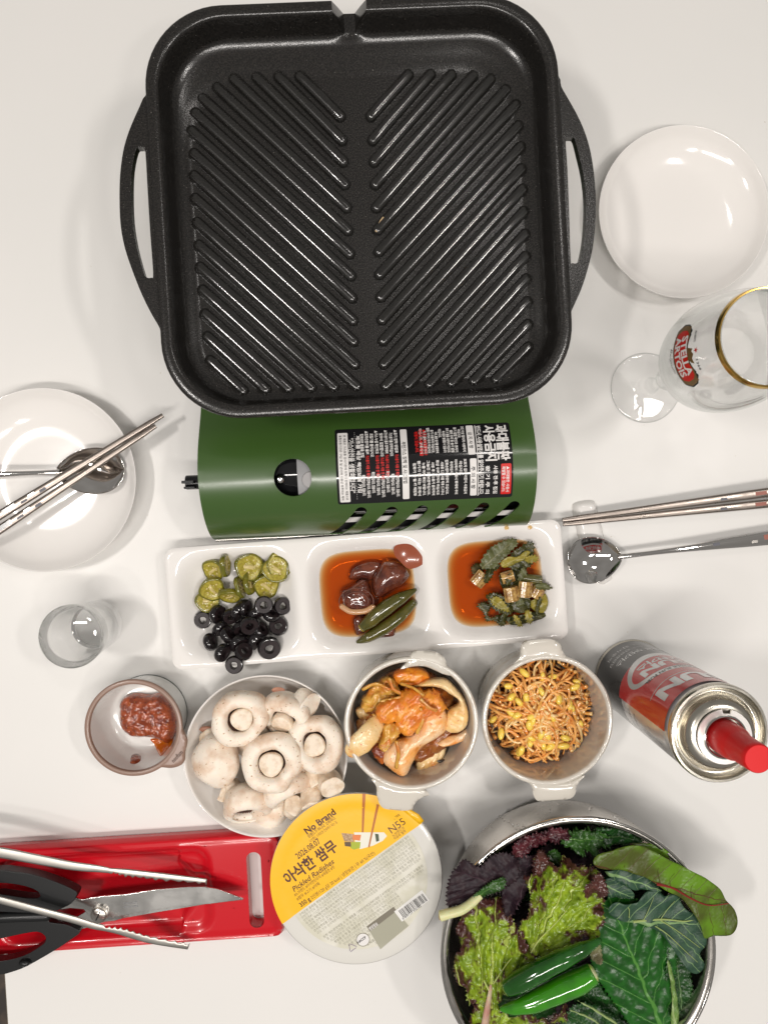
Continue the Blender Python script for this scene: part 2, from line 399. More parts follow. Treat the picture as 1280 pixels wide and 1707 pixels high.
M_['glass'] = thin('clear_glass', (.998, 1, .999), (.52, .58, .56), .03, 0, .28)
M_['glass2'] = thin('thick_clear_glass', (.995, 1, .998), (.50, .58, .55), .03, 0, .8)
M_['gold'] = pbr('gold_rim', (.55, .36, .10), .18, metal=1)
# ================================================================ SETTING
fl = mk('floor', ([V3((-2500, -2500, -730)), V3((2500, -2500, -730)), V3((2500, 2500, -730)), V3((-2500, 2500, -730))], [(0, 1, 2, 3)]), M_['floor'], smooth=False)
tag(fl, kind='structure')
ta, tb = P(13, 1707, 0), P(7.5, 1622, 0); tang = atan2((tb - ta).y, (tb - ta).x) - pi / 2
t = thing('dining_table', 'white laminate dining table carrying the whole meal, beige edge banding', 'table', ta, (0, 0, tang))
mk('tabletop', xf(loft([rrect(396, 596, 6)] and [[V3((p.x, p.y, z)) for p in rrect(a, a + 200, 6)] for a, z in ((398.5, -24), (400, -23), (400, -1.2), (399.2, 0))]), trs((400, 530, 0))), M_['table'], t, sharp=25)
mk('edge_band', xf(loft([[V3((p.x, p.y, z)) for p in rrect(a, a + 200, 6)] for a, z in ((400.6, -22.5), (400.6, -1.6))], False, False), trs((400, 530, 0))), M_['band'], t)
for x in (40, 760):
    for y in (-30, 1090): mk('leg', lathe([(0, -730), (18, -730), (20, -24), (0, -24)], 20), M_['leg'], t).location = (x * .001, y * .001, 0)

# ================================================================ GRILL PAN
PF = Frame(P(601, 342, 128) * 1, 3.3); PF.o.z = 0
pan = thing('grill_pan', 'square black cast grill pan with chevron ridges set on the green stove', 'grill pan', PF.o, (0, 0, PF.a))
def pan_ring(ins0, z, spout=0):
    out = []
    for i in range(len(RR0)):
        p0 = RR0[i]
        ins = ins0 if ins0 <= 13.4 else 13.4 + (ins0 - 13.4) * (.42 + .58 * ss(50, 135, p0.y))
        p = rr_at(ins, i)
        k = 1 - ss(4.0, 12.0, abs(p.x)) if p.y > 60 else 0
        zz = z; y = p.y
        if spout and k > 0:
            zz = z * (1 - k) + min(z, 106.5 - (148 - p.y) * .05) * k; y = p.y + k * 3.5 * ss(16, 0, ins)
        out.append(V3((p.x, y, zz)))
    return out
RR0 = rrect(148.6, 147.6, 57, 14, 44); _rc = {}
def rr_at(ins, i):
    k = round(ins, 2)
    if k not in _rc: _rc[k] = rrect(148.6 - k, 147.6 - k, max(6, 57 - k * .75), 14, 44)
    return _rc[k][i]
rings = [pan_ring(i, z, s) for i, z, s in ((22, 94.5, 0), (16, 95, 0), (9, 100, 0), (2.2, 118, 1), (.8, 121, 1), (0, 123, 1), (0, 125.6, 1), (.5, 127, 1), (1.5, 127.8, 1), (4.5, 128, 1), (7, 127.9, 1), (8.6, 127.2, 1),
      (9.6, 125.6, 1), (10.6, 120, 1), (12.2, 110, 1), (13.0, 107.6, 1), (14.6, 106.2, 1), (17.4, 104.4, 1), (19.5, 103.7, 1), (26, 102.6, 1), (32, 101.4, 0), (36, 100.3, 0), (41, 100, 0))]
mk('body', loft(rings), M_['pan'], pan, sharp=50)
mk('burner_plate_underside', xf(lathe([(0, 84), (60, 84), (62, 94), (0, 94)], 40), trs()), M_['pan'], pan)
def pxs(l, fr, z): return [fr.loc(x, y, z) for x, y in l]
hl = [(262, 160), (243, 160), (233, 179), (223.5, 200), (214, 224), (206, 253), (201, 292), (200, 335), (202, 377), (209, 414), (222, 453), (238, 493), (254, 525), (267, 548), (272, 572), (292, 566)]
hlh = [(234, 246), (227.5, 250), (221, 282), (219.5, 321.5), (221, 366), (227.5, 408.6), (239.4, 453), (245, 462.5), (253, 463), (256, 456), (251, 387), (247, 321), (243, 254), (239.4, 247)]
hr = [(912, 130), (931.5, 130), (935, 145), (948, 168), (960.5, 190.5), (973, 218), (983, 251), (989.4, 291), (992.5, 336.5), (991, 377), (987, 414.6), (978, 452), (968, 482.6), (956.7, 508), (951, 523), (950, 548), (930, 548)]
hrh = [(942, 234), (944.5, 229.5), (951.6, 228.7), (956.7, 232), (963, 256), (970.5, 288.7), (975, 326.5), (975, 364), (972, 402), (966, 432), (960.5, 439), (953.4, 438.6), (950.4, 432), (948, 357), (945, 281)]
for o_, h_ in ((hl, hlh), (hr, hrh)):
    q = csmooth(pxs(o_, PF, 124), 3); hh = csmooth(pxs(h_, PF, 124), 3)
    mk('handle', sheet(q, 6, lambda x, y, d: (x, y, 124.6), 6.5, [hh], stiff=True, bstep=3), M_['pan'], pan, bevel=1.4, sharp=30)
RL = [((495, 120), (572, 197)), ((460, 121), (575, 237)), ((423, 122), (577, 273)), ((385, 125), (580, 311)), ((357, 140), (583, 350)), ((333, 158), (585, 388)), ((320, 182), (588, 427)), ((314, 212), (590, 464)),
      ((318, 250), (592, 501)), ((318, 287), (594, 539)), ((320, 325), (595, 574)), ((323, 365), (597, 612)), ((326, 403), (600, 649)), ((328, 440), (562, 650)), ((332, 478), (524, 651)), ((336, 518), (486, 652)), ((340, 556), (448, 654)), ((345, 596), (410, 656))]
RR = [((614, 197), (685, 118)), ((617, 237), (722, 117)), ((619, 273), (757, 118)), ((621, 311), (793, 120)), ((623, 350), (823, 125)), ((625, 387), (848, 143)), ((627, 424), (865, 168)), ((628, 462), (869, 203)),
      ((630, 500), (873, 238)), ((632, 538), (874, 275)), ((634, 573), (876, 309)), ((635, 612), (878, 346)), ((638, 649), (880, 384)), ((675, 648), (881, 421)), ((711, 646), (882, 459)), ((748, 644), (884, 497)), ((785, 640), (885, 535)), ((822, 637), (886, 573))]
def ridge(p, q, w=4.5, h=4.4, n=10):
    d = (q - p); L = d.length; d.normalize(); s = V3((-d.y, d.x, 0)); R_ = []
    st = [(-w * cos(a), sin(a)) for a in [pi / 2 * i / 5 for i in range(5)]] + [(x * L / 8, 1) for x in range(0, 9)] + [(L + w * sin(a), cos(a)) for a in [pi / 2 * i / 5 for i in range(1, 5)]] + [(L + w, 0)]
    for x, k in st:
        k = max(k, .04); R_.append([p + d * x + s * (w * k * cos(pi * j / n)) * (1.0) + V3((0, 0, -.4 + (h + .4) * k * sin(pi * j / n) ** .8)) for j in range(n + 1)])
    V = [v for r in R_ for v in r]; F = []
    m = n + 1
    for i in range(len(R_) - 1):
        for j in range(n): F.append((i * m + j, i * m + j + 1, (i + 1) * m + j + 1, (i + 1) * m + j))
    return V, F
for a, b in RL + RR:
    p, q = PF.loc(*a, 102.5), PF.loc(*b, 102.5); p.z = q.z = 100.05; u = (q - p).normalized() * 3
    mk('ridge', ridge(p + u, q - u), M_['ridge'], pan, sharp=0)
mk('residue', sheet([PF.loc(x, y, 104.2) for x, y in ((640, 362), (636, 368), (631, 378), (628, 387), (625, 385), (629, 376), (634, 366), (638, 361))], 3, lambda x, y, d: (x, y, 103.95), .2), pbr('dried_oil', (.42, .30, .17), .25), pan)
# ================================================================ GREEN GAS STOVE
SF = Frame(P(614, 780, 72), 2.6); SF.o.z = 0
stv = thing('gas_stove', 'green portable gas stove with warning sticker lying under the grill pan', 'gas stove', SF.o, (0, 0, SF.a))
prof = sprof([(205, 0), (205, 1)], 1) and [(p.x, p.y) for p in smooth_prof([(300, 44), (200, 44), (110, 44), (72, 44.5), (56, 49), (40, 57.5), (22, 67), (8, 71.4), (0, 72), (-8, 71.3), (-20, 67), (-32, 59), (-42, 48.5), (-49, 37), (-53, 25), (-54, 14)], 8)]
SL = [0.0]
for i in range(1, len(prof)): SL.append(SL[-1] + hypot(prof[i][0] - prof[i - 1][0], prof[i][1] - prof[i - 1][1]))
def sprofat(s):
    s = max(0, min(SL[-1] - 1e-6, s)); i = 0
    i = int(np.searchsorted(SL, s, 'right')) - 1; i = min(i, len(SL) - 2)
    t = (s - SL[i]) / (SL[i + 1] - SL[i]); a, b = prof[i], prof[i + 1]; dy, dz = b[0] - a[0], b[1] - a[1]; l = hypot(dy, dz)
    return a[0] + t * dy, a[1] + t * dz, -dz / l, dy / l      # y, z, and the tangent turned into a normal below
def surf(x, s, off=0):
    y, z, _, _ = sprofat(s); y2, z2, _, _ = sprofat(s + .3); y1, z1, _, _ = sprofat(s - .3)
    ty, tz = y2 - y1, z2 - z1; l = hypot(ty, tz) or 1
    return V3((x, y + tz / l * off, z - ty / l * off))       # off = outward along the normal
def on_stove(px, py):                           # photo pixel -> (x, s) on the curved cover
    best = None
    for i in range(0, 400):
        s = SL[-1] * i / 399.; y, z, _, _ = sprofat(s)
        q = SF.loc(px, py, z); e = abs(q.y - y)
        if best is None or e < best[0]: best = (e, q.x, s)
    return best[1], best[2]
HX = 135.5; smax = SL[-1]
cx, cs = on_stove(488, 796)
hole = [(cx + 15 * cos(a), cs + 15.6 * sin(a)) for a in [2 * pi * i / 40 for i in range(40)]]
slots = []
for tx, ty in ((602, 852), (653, 851), (703.6, 849), (755, 847), (806, 845), (856.5, 843)):
    x0, s0 = on_stove(tx, ty); s1 = smax - 4.5; x1 = x0 - (s1 - s0) * .62; a = atan2(s1 - s0, x1 - x0); r = 4.6
    slots.append([(x0 + r * cos(a + pi / 2 + pi * i / 8), s0 + r * sin(a + pi / 2 + pi * i / 8)) for i in range(9)] + [(x1 + 5.3, s1), (x1 - 6.2, s1)])
cover = sheet([(-HX, 0), (HX, 0), (HX, smax), (-HX, smax)], 7, lambda x, s, d: surf(x, s, -1.0), 1.0, [hole] + slots, bstep=2.5, needd=False)
mk('cover', cover, M_['green'], stv, sharp=35)
mk('lower_lip', tube([V3((-HX, prof[-1][0] - .4, 14)), V3((HX, prof[-1][0] - .4, 14))], 1.3, 10), M_['steelb'], stv)
endp = [(p[0], p[1] - 1.2) for p in prof[::2]] + [(prof[-1][0], 10), (300, 10)]
for sx, mt in ((-HX + 1.2, M_['black']), (HX - 3.2, M_['green'])):
    VF = sheet(endp, 12, lambda x, y, d: (0, x, y), 2.0, needd=False)
    mk('end_panel', xf(VF, trs((sx + (2 if sx < 0 else 0), 0, 0))), mt, stv, sharp=30)
mk('base', loft([[V3((p.x, p.y + 122, z)) for p in rrect(HX - 3, 172, 8)] for z in (6, 13)]), M_['black'], stv)
for x in (-115, 115):
    for y in (-35, 280): mk('foot', xf(lathe([(0, 0), (8, 0), (9, 6.2), (0, 6.2)], 20), trs((x, y, 0))), M_['black'], stv)
mk('inner_housing', loft([[V3((x, y * .86 + 3, z - 9)) for y, z in prof[24::2]] + [V3((x, -30, 13)), V3((x, 60, 13))] for x in (-HX + 4, HX - 4)]), M_['blackg'], stv)
bx = PF.o - SF.o; bu = V3((bx.x * SF.c + bx.y * SF.s, -bx.x * SF.s + bx.y * SF.c, 0))
mk('burner', xf(lathe([(0, 43), (38, 43), (36, 50), (28, 56), (26, 64), (0, 66)], 40), trs(bu)), M_['black'], stv)
for k in range(4):
    mk('pan_support', xf(join([box((30, -1.5, 43), (98, 1.5, 50)), box((34, -1.5, 50), (92, 1.5, 84)), box((64, -1.5, 84), (92, 1.5, 94.2))]), trs(bu, (0, 0, pi / 4 + k * pi / 2))), M_['black'], stv, smooth=False)
gx = SF.loc(496, 795, 66).x
mk('heat_plate', sheet([(gx, 8 + 34), (gx + 40, 8 + 34), (gx + 40, -25), (gx, -25)], 6, lambda x, y, d: (x, y, 68.2 - (abs(y - 2) / 33) ** 2 * 10), 1.2), M_['grey'], stv)
mk('screw', blob(V3((cx - 11, SF.loc(466, 799, 66).y, 65.6)), (4.2, 4.2, 3.4), 0.02), M_['chrome'], stv)
mk('rivet', xf(lathe([(0, 1.2), (6, 1.2), (6.6, .6), (6.6, 0)], 28), trs((cx + 13.5, SF.loc(513, 800, 66).y, 67.9))), pbr('rivet_grey', (.34, .33, .33), .4), stv)
_, sr = on_stove(700, 868)
mk('rail_and_glint', loft([[surf(x, sr - 3, -3.4), surf(x, sr + 3, -3.4), surf(x, sr + 3, -4.6), surf(x, sr - 3, -4.6)] for x in (-45, HX - 6)]), M_['white'], stv, smooth=False)
_, sr = on_stove(620, 857)
mk('rail_and_glint', tube([surf(-45, sr, -4), surf(60, sr, -4)], 1.0, 8), M_['chrome'], stv)  # added chrome line imitating the bright reflection on the glossy black housing
kb = SF.loc(322, 804, 40)
mk('knob', join([xf(lathe([(0, 0), (15, 0), (15.5, 1), (15.5, 3), (14, 4), (6, 4), (6, 18), (0, 18)], 32), trs((-HX + 1, kb.y, 40), (0, -pi / 2, 0))),
                 box((-HX - 18, kb.y - 1.2, 40 - 13), (-HX - 8, kb.y + 1.2, 40 + 13)), box((-HX - 17, kb.y - 5.6, 44), (-HX - 8, kb.y - 3.6, 50))]), M_['black'], stv, bevel=.5, sharp=30)
# -- the warning sticker; (u, v) = right and down in photo pixels from its top left corner, laid on the curved cover
U0, S0 = on_stove(560, 718); U1, S1 = on_stove(847, 714); Ub, Sb = on_stove(562, 840)
ku = (U1 - U0) / 287.; kv = (Sb - S0) / 123.
def lay(u, v, off=.3): return surf(U0 + u * ku - v * 0.0, S0 + v * kv, off)
def patch(u0, v0, u1, v1, mat, name='sticker_panel', off=.3, r=2):
    a, b = (u1 - u0) / 2, (v1 - v0) / 2
    o = [(p.x + (u0 + u1) / 2, p.y + (v0 + v1) / 2) for p in rrect(a, b, r, 4)]
    VF = sheet(o, 9, lambda x, y, d: lay(x, y, off), 0, bstep=6, needd=False)
    return mk(name, VF, mat, stv, recalc=False, sharp=0)
patch(-2, -1, 289, 124, M_['stick'], 'warning_sticker', .12, 4)
patch(2, 6, 19, 120, M_['white'], 'sticker_panel', .22, 2)
patch(106, 4, 117, 119, M_['white'], 'sticker_panel', .22, 2)
patch(216, 2, 228, 52, M_['white'], 'sticker_panel', .22, 2)
patch(218, 58, 229, 118, M_['white'], 'sticker_panel', .22, 2)
patch(269, 68, 286, 118, M_['redt'], 'sticker_panel', .22, 2)
def lines(L, mat, off, name='lettering'):
    parts = []
    for (u, v, size, s, *k) in L:
        bold = k[0] if k else 0; sx = k[1] if len(k) > 1 else 1
        VF = text(s, size, bold, 'LEFT', sx)
        if k[2:] and k[2]:                       # fit to length
            m = max(p.x for p in VF[0]); VF = ([V3((p.x * k[2] / m, p.y, 0)) for p in VF[0]], VF[1])
        parts.append(([V3((u + p.y, v + p.x, 0)) for p in VF[0]], VF[1]))
    VF = join(parts)
    return mk(name, maplay(VF, lambda a, b: lay(a, b, off)), mat, stv, recalc=False, smooth=False)
FT = None
W = [(266, 3, 22, '과대불판', .035, 1, 60), (246, 3, 20, '사용금지', .035, 1, 60), (257, 70, 7.5, '사용 전·후 점검', .03, 1, 46), (244, 70, 7.5, '환 기 주 의', .03, 1, 46),
     (233, 3, 9, '반드시 사용설명서를 읽어주시기 바랍니다.', .03, 1, 114), (33, 12, 7.5, '제조물 배상 책임보험 가입', .03, 1, 92), (20.5, 16, 10, '"가스안전을 생활화합시다"', .02, 1, 88)]
g1 = ['2인 이상 떨어져 사용하지', '마십시오.', '용기 결합 확인과 조리기', '불판 조리 등 용기 받침', '조리 시 물을 사용하지 마십시오', '복사열이 발생할 수 있습니다', '마십시오.', '석쇠, 돌판 용기를 받침하여', '용기 사용하지 마십시오.', '열원 가까이 두지 마십시오', '화기 옆에서 교환하지', '마십시오. 실내에서']
g2 = ['보호자 없이 어린이 사용금지', '마십시오.', '야외에서 사용시 화재에 주의', '주의하십시오.', '점화손잡이 완전히 끄십시오.', '사용중 또는 사용 직후 뜨거우니', '화상 우려 만지지 마십시오', '사용 후 가스용기 분리하여', '그늘진 곳 보관하십시오.', '누출 여부 확인 바랍니다.', '환기가 잘 되는 곳에서', '점화가 안 될 때 재점화']
for i, s in enumerate(g1): W.append((208 - i * 6.4, 3 + (i * 5) % 9, 5.6, s, .03, 1, 16 if len(s) < 7 else 44 - (i * 5) % 9))
for i, s in enumerate(g2): W.append((208 - i * 7.6, 58 + (i * 3) % 6, 5.6, s, .03, 1, 22 if len(s) < 8 else 56 - (i * 3) % 6))
g3 = ['▲용기 장착 방법과', '가스용기를 장착하십시오', '▲가스용기 홈과 장착레버', '맞추어 결합합니다', '▲가스 누설 확인하고', '조절기를 돌리십시오', '▲점화손잡이를 돌려', '점화되면 불꽃을 조절']
for i, s in enumerate(g3): W.append((96 - i * 8.0, 4 + (i % 2) * 5, 6.2, s, .03, 1, 40)); W.append((96 - i * 8.0, 80 - (i % 3) * 4, 6.2, '확인하십시오. 있습니다.', .03, 1, 34))
lines(W, M_['white'], .24)
lines([(144, 6, 6.2, '▲경고 : 과대불판이나', .03, 1, 44), (137, 5, 6.2, '석쇠로 사용시 폭발할', .03, 1, 46), (130, 9, 6.2, '위험이 있습니다.', .03, 1, 36)] +
      [(96 - i * 8.0, 46 + (i % 2) * 4, 6.2, '가스용기 사용 전 확인', .03, 1, 34) for i in (0, 2, 3, 4, 6)], M_['redt'], .26)
lines([(219, 14, 7.5, '금 지 사 항', .02, 1, 28), (220, 70, 7.5, '주 의 사 항', .02, 1, 36), (108, 26, 8, '부탄가스 장착 및 사용방법', .02, 1, 66), (12, 10, 4.8, '본 제품은 가스용품 검사기준에 의하여 판매되는 제품으로', .01, 1, 106), (5, 10, 4.8, '품질보증기간은 구입 후 일 년이며 사용상 부주의는 제외', .01, 1, 106)], M_['blackp'], .28)
lines([(278, 72, 6, '▲과대불판 사용시', .02, 1, 42), (271, 72, 6, '폭발할 수 있습니다.', .02, 1, 42)], M_['white'], .30)
patch(230.5, 2, 231.7, 119, M_['white'], 'sticker_panel', .24, .5)
for i in range(0, 30): pass
mk('dotted_line', join([maplay(text('.', 6, .02), lambda a, b, i=i: lay(30 + b, 6 + i * 3.6 + a, .24)) for i in range(31)]), M_['white'], stv, recalc=False, smooth=False)

# ================================================================ PLATES
plate_prof = sprof([(0, 5), (30, 5), (46, 5.6), (58, 8.6), (68, 14), (74.5, 20.5), (76.2, 22.3)], 6) + [(76.8, 22.5), (77.2, 22.0), (77, 21.2)] + sprof([(76.4, 20.2), (70, 13), (60, 6.8), (46, 2.4), (44, 0), (41, 0), (40, 2.4), (20, 2.8), (0, 2.8)], 4)
for (px, py, rr, lab) in ((1140, 353, 75.5, 'empty white round plate beside the right pan handle'), (73, 800, 79, 'white round plate holding the spoon and chopsticks at the left edge')):
    c = P(px, py, 22); c.z = 0
    k = rr / 77.2
    tag(mk('plate', xf(lathe(plate_prof, 96), trs((0, 0, 0), (0, 0, 0), (k, k, 1))), M_['ware'], None, None, sharp=60), lab, 'plate', 'round white plates').location = c * .001

# ================================================================ CUTLERY
def spoon(fr_o, ang, bl, bw, hl, lab, z0, zh, inl):
    t = thing('spoon', lab, 'spoon', fr_o, (0, 0, ang), 'steel spoons')
    def out(x):                                 # half width of the bowl along x in 0..bl (0 = tip, bl = neck)
        u = x / bl; return bw / 2 * (max(0, 1 - abs((u - .42) / .42) ** 2.3) ** .5 if u < .42 else max(0, 1 - ((u - .42) / .60) ** 2.1) ** .72)
    o = [(x, out(x)) for x in [bl * (1 - cos(pi * i / 30)) / 2 for i in range(31)]] ; o[-1] = (bl, 2.4); o = o + [(x, -y) for x, y in reversed(o[1:])]
    def f(x, y, d):
        w_ = max(out(min(x, bl)), 2.4); u = x / bl
        return (x, y, z0 + 8.6 - 8.0 * (1 - min(1, (y / w_) ** 2)) * max(0, 1 - ((u - .45) / .58) ** 2) ** .8 + (ss(.8, 1, u) * 1.0))
    mk('bowl', sheet(o, 1.5, f, 1.1, bstep=1.2), M_['chrome'], t, sharp=60, sub=1)
    path = []; wd = []
    R_ = []
    n = 30
    for i in range(n + 1):
        u = i / n; x = bl - 3 + u * hl; w_ = 2.4 + (6.6 - 2.4) * ss(.15, 1, u) - .3 * ss(0, .15, u); th = 1.7 - .6 * u
        z = z0 + 9.2 + 3.0 * sin(min(1, u * 2.2) * pi / 2) * 1 + (zh - z0 - 12) * u
        R_.append([V3((x, w_ * sin(a), z + th * cos(a))) for a in [2 * pi * j / 12 for j in range(12)]])
    mk('handle', loft(R_), M_['chrome'], t)
    for (u, v, a, b, m) in inl:
        x = bl - 3 + u * hl; w_ = 2.4 + (6.6 - 2.4) * ss(.15, 1, u); z = z0 + 12.2 + (zh - z0 - 12) * u + 1.7 - .6 * u
        mk('inlay', box((x - a, v * w_ - b, z - .6), (x + a, v * w_ + b, z + .05)), m, t, smooth=False)
    return t
M_['chop'] = pbr('dull_chopstick_steel', (.30, .26, .23), .32, metal=1, rvar=.08)
M_['inl1'] = pbr('dark_inlay', (.10, .10, .12), .4); M_['inl2'] = pbr('rust_inlay', (.30, .10, .07), .4)
c0 = P(945, 938, 10); c1 = P(1280, 897, 14); a = atan2((c1 - c0).y, (c1 - c0).x)
spoon(V3((c0.x, c0.y, 0)), a, 47, 41, 165, 'steel spoon resting on the white cutlery rest at the right edge', 6, 16, [(.53, .2, 3, 1.3, M_['inl1']), (.82, .25, 4.6, 2.2, M_['inl2']), (.74, -.2, 2.5, 1.2, M_['steelb'])])
c0 = P(208, 783, 16); c1 = P(0, 791, 18); a = atan2((c1 - c0).y, (c1 - c0).x)
spoon(V3((c0.x, c0.y, 0)), a, 57, 40, 150, 'steel spoon lying on the left plate under the chopsticks', 10, 26, [])
def chopstick(p, q, w0, w1, lab, inl=()):
    p, q = V3(p), V3(q); d = q - p; L = d.length; a = atan2(d.y, d.x); tilt = -math.asin(d.z / L)
    t = thing('chopstick', lab, 'chopstick', p, (0, tilt, a), 'steel chopsticks')
    R_ = []
    for i in range(16):
        u = i / 15; w_ = (w0 + (w1 - w0) * ss(.05, 1, u)) / 2; h = 1.9
        if i == 0: w_ *= .75; h *= .7
        R_.append([V3((u * L, w_ * (abs(cos(b)) ** .7) * (1 if cos(b) > 0 else -1), h * (abs(sin(b)) ** .7) * (1 if sin(b) > 0 else -1))) for b in [2 * pi * j / 16 for j in range(16)]])
    mk('shaft', loft(R_), M_['chop'], t, sharp=50)
    for (x, y, a_, b_, m) in inl: mk('inlay', box((x - a_, y - b_, 1.2), (x + a_, y + b_, 1.96)), m, t, smooth=False)
i1 = [(143, -.5, 3, 1.2, M_['inl1']), (176, .2, 5, 1.6, M_['inl2'])]
chopstick(P(937, 867, 13), P(1330, 814, 20), 5.0, 8.6, 'upper steel chopstick of the pair on the white rest', i1)
chopstick(P(938, 874, 11), P(1330, 834, 16), 4.6, 8.0, 'lower steel chopstick of the pair on the white rest', i1)
i2 = [(118, 1, 3, 1.2, M_['inl1']), (128, -.6, 3, 1.2, M_['blackp']), (150, 0, 6, 2, M_['blackp']), (136, 1, 3, 1, M_['inl1'])]
chopstick(P(272, 692, 27), P(-60, 896, 35), 5.0, 8.2, 'upper steel chopstick crossing the spoon on the left plate', i2)
chopstick(P(260, 710, 27), P(-60, 923, 34), 4.8, 8.0, 'lower steel chopstick crossing the spoon on the left plate', i2)
ro = csmooth([P(x, y, 6) for x, y in ((957, 850), (962, 838), (988, 834), (996, 845), (1010, 900), (1022, 958), (1014, 972), (1002, 974), (990, 960), (968, 900))], 5)
rc = P(985, 905, 6); rc.z = 0
rv = sheet(ro, 3, lambda x, y, d: (x, y, 1.2 + 7.0 * (1 - (1 - min(1, d / 6)) ** 2) ** .5 * (.72 + .28 * min(1, abs(y - rc.y) / 32) ** 2)), 0, bstep=2.2)
bot = ([V3((v.x, v.y, 0)) for v in rv[0]], rv[1])
n0 = len(rv[0]); cnt = {}
for f in rv[1]:
    for a_, b_ in ((f[0], f[1]), (f[1], f[2]), (f[2], f[0])): cnt[(a_, b_)] = 1
rV = (rv[0] + bot[0], rv[1] + [tuple(i + n0 for i in reversed(f)) for f in rv[1]] + [(b_, a_, a_ + n0, b_ + n0) for (a_, b_) in cnt if (b_, a_) not in cnt])
tag(mk('cutlery_rest', rV, M_['ware'], None, rc, sharp=50), 'small white ceramic cutlery rest under spoon and chopsticks', 'cutlery rest')

# ================================================================ BEER GLASS
gc = P(1074, 647, 0)
gl = thing('beer_glass', 'stemmed beer glass with gold rim and red brewery label beside the plate', 'glass', gc)
outer = [(0, .3), (26, 0), (30.5, .4), (31.3, 1.4), (31, 2.4), (24, 4.2), (14, 7.5), (8, 12), (5.6, 20), (5.2, 34), (6.0, 42), (9.0, 47), (9.4, 50), (6.6, 54), (5.6, 62), (6.2, 72), (9, 79), (16, 86), (24, 95), (31, 107), (36.6, 121), (39.6, 136), (40.4, 150), (39.2, 166), (36.6, 181), (33.4, 193), (31.3, 200.5)]
inner = [(30.2, 201), (29.6, 200.3), (32, 192), (35.2, 180), (37.8, 165), (38.9, 150), (38.0, 136), (34.8, 122), (29, 109), (21.5, 97), (12, 90), (0, 87.5)]
gp = sprof(outer, 4) + sprof(inner, 4)
def oglass(z):
    o = sprof(outer[17:], 6)
    for (r0, z0), (r1, z1) in zip(o, o[1:]):
        if z0 <= z <= z1: return r0 + (r1 - r0) * (z - z0) / (z1 - z0)
    return 31.3
mk('goblet', lathe(gp, 96), M_['glass'], gl, sharp=0)
mk('gold_rim', lathe([(30.4, 201.3), (31.2, 201.4), (31.75, 200.6), (31.9, 199.2), (32.25, 197.6), (32.05, 197.6), (31.4, 200.3), (30.6, 200.9), (30.2, 201.0), (30.4, 201.3)], 96), M_['gold'], gl)
AZ = R(188)
def glay(s, z, off=.12):                        # s mm to the reader's right, z height
    r = oglass(z) + off; t_ = AZ + s / 39.0; return V3((r * cos(t_), r * sin(t_), z))
zc = 165
def gp_(pts, mat, off, name, st=2.5): mk(name, sheet(pts, st, lambda x, y, d: glay(x, y, off), 0, bstep=1.5, needd=False), mat, gl, recalc=False, sharp=0)
def bar(w_, h, bul):                            # a curved ribbon outline
    o = []
    for i in range(13): u = -1 + 2 * i / 12; o.append((u * w_, zc - h + 3.2 * (1 - u * u) * -1 + 2.4))
    o.append((w_ + bul, zc - 1)); o.append((w_ + bul * .7, zc + h * .6))
    for i in range(13): u = 1 - 2 * i / 12; o.append((u * w_ * .92, zc + h - .3 + 3.0 * (1 - u * u) * -.6 + 1.4 * cos(u * pi * 1.5) ** 2))
    o.append((-w_ - bul * .7, zc + h * .6)); o.append((-w_ - bul, zc - 1)); return o
M_['goldp'] = pbr('gold_print', (.20, .12, .045), .35, metal=.3)
gp_(bar(18.6, 9.8, 3.6), M_['blackp'], .10, 'label_border')
gp_(bar(17.9, 9.1, 3.2), M_['goldp'], .16, 'label_border')
gp_(bar(15.6, 8.0, 1.8), pbr('label_red', (.55, .012, .008), .3), .24, 'label_panel')
tx = []
def gtext(s, size, x, z, bold, fit, mat, off=.34, arc=0, shear=0):
    VF = text(s, size, bold, 'CENTER', 1, shear); m = max(p.x for p in VF[0]) - min(p.x for p in VF[0]); k = fit / m
    mk('lettering', finer(maplay(VF, lambda a, b: (a * k + x, b + z + arc * ((a * k) / (fit / 2)) ** 2, 0)), 2) and maplay(finer(maplay(VF, lambda a, b: (a * k + x, b + z + arc * ((a * k) / (fit / 2)) ** 2, 0)), 2), lambda a, b: glay(a, b, off)), mat, gl, recalc=False, smooth=False)
gtext('STELLA', 9.2, 0, zc + .2, .035, 27, M_['white'], arc=1.6)
gtext('ARTOIS', 9.2, 0, zc - 7.6, .035, 27, M_['white'], arc=1.8)
gtext('Belgium', 5, 0, zc - 15.5, 0, 17, M_['blackp'], .15, 1.5, .4)
gtext('ANNO', 3.2, -11, zc + 14, .02, 8, M_['blackp'], .15); gtext('1366', 3.2, 9, zc + 14, .02, 8, M_['blackp'], .15)
gtext('✶', 5, -1, zc + 14, .02, 4, M_['redp'], .15)
gp_([(-4.5, zc + 7.5), (2.5, zc + 7), (6, zc + 9), (7.5, zc + 12), (3.5, zc + 11), (1, zc + 13), (-1, zc + 11.4), (-3, zc + 12.5)], M_['goldp'], .14, 'emblem', 1.5)
for sx in (-1, 1):
    for i, (a, b, r_) in enumerate(((15.5, 9.4, 1.5), (18.3, 7.6, 1.2), (12.8, 9.6, 1.1))):
        gp_([(sx * a + r_ * cos(q), zc + b + r_ * sin(q)) for q in [2 * pi * j / 10 for j in range(10)]], M_['blackp'] if i != 1 else M_['goldp'], .14, 'scroll', 1.2)

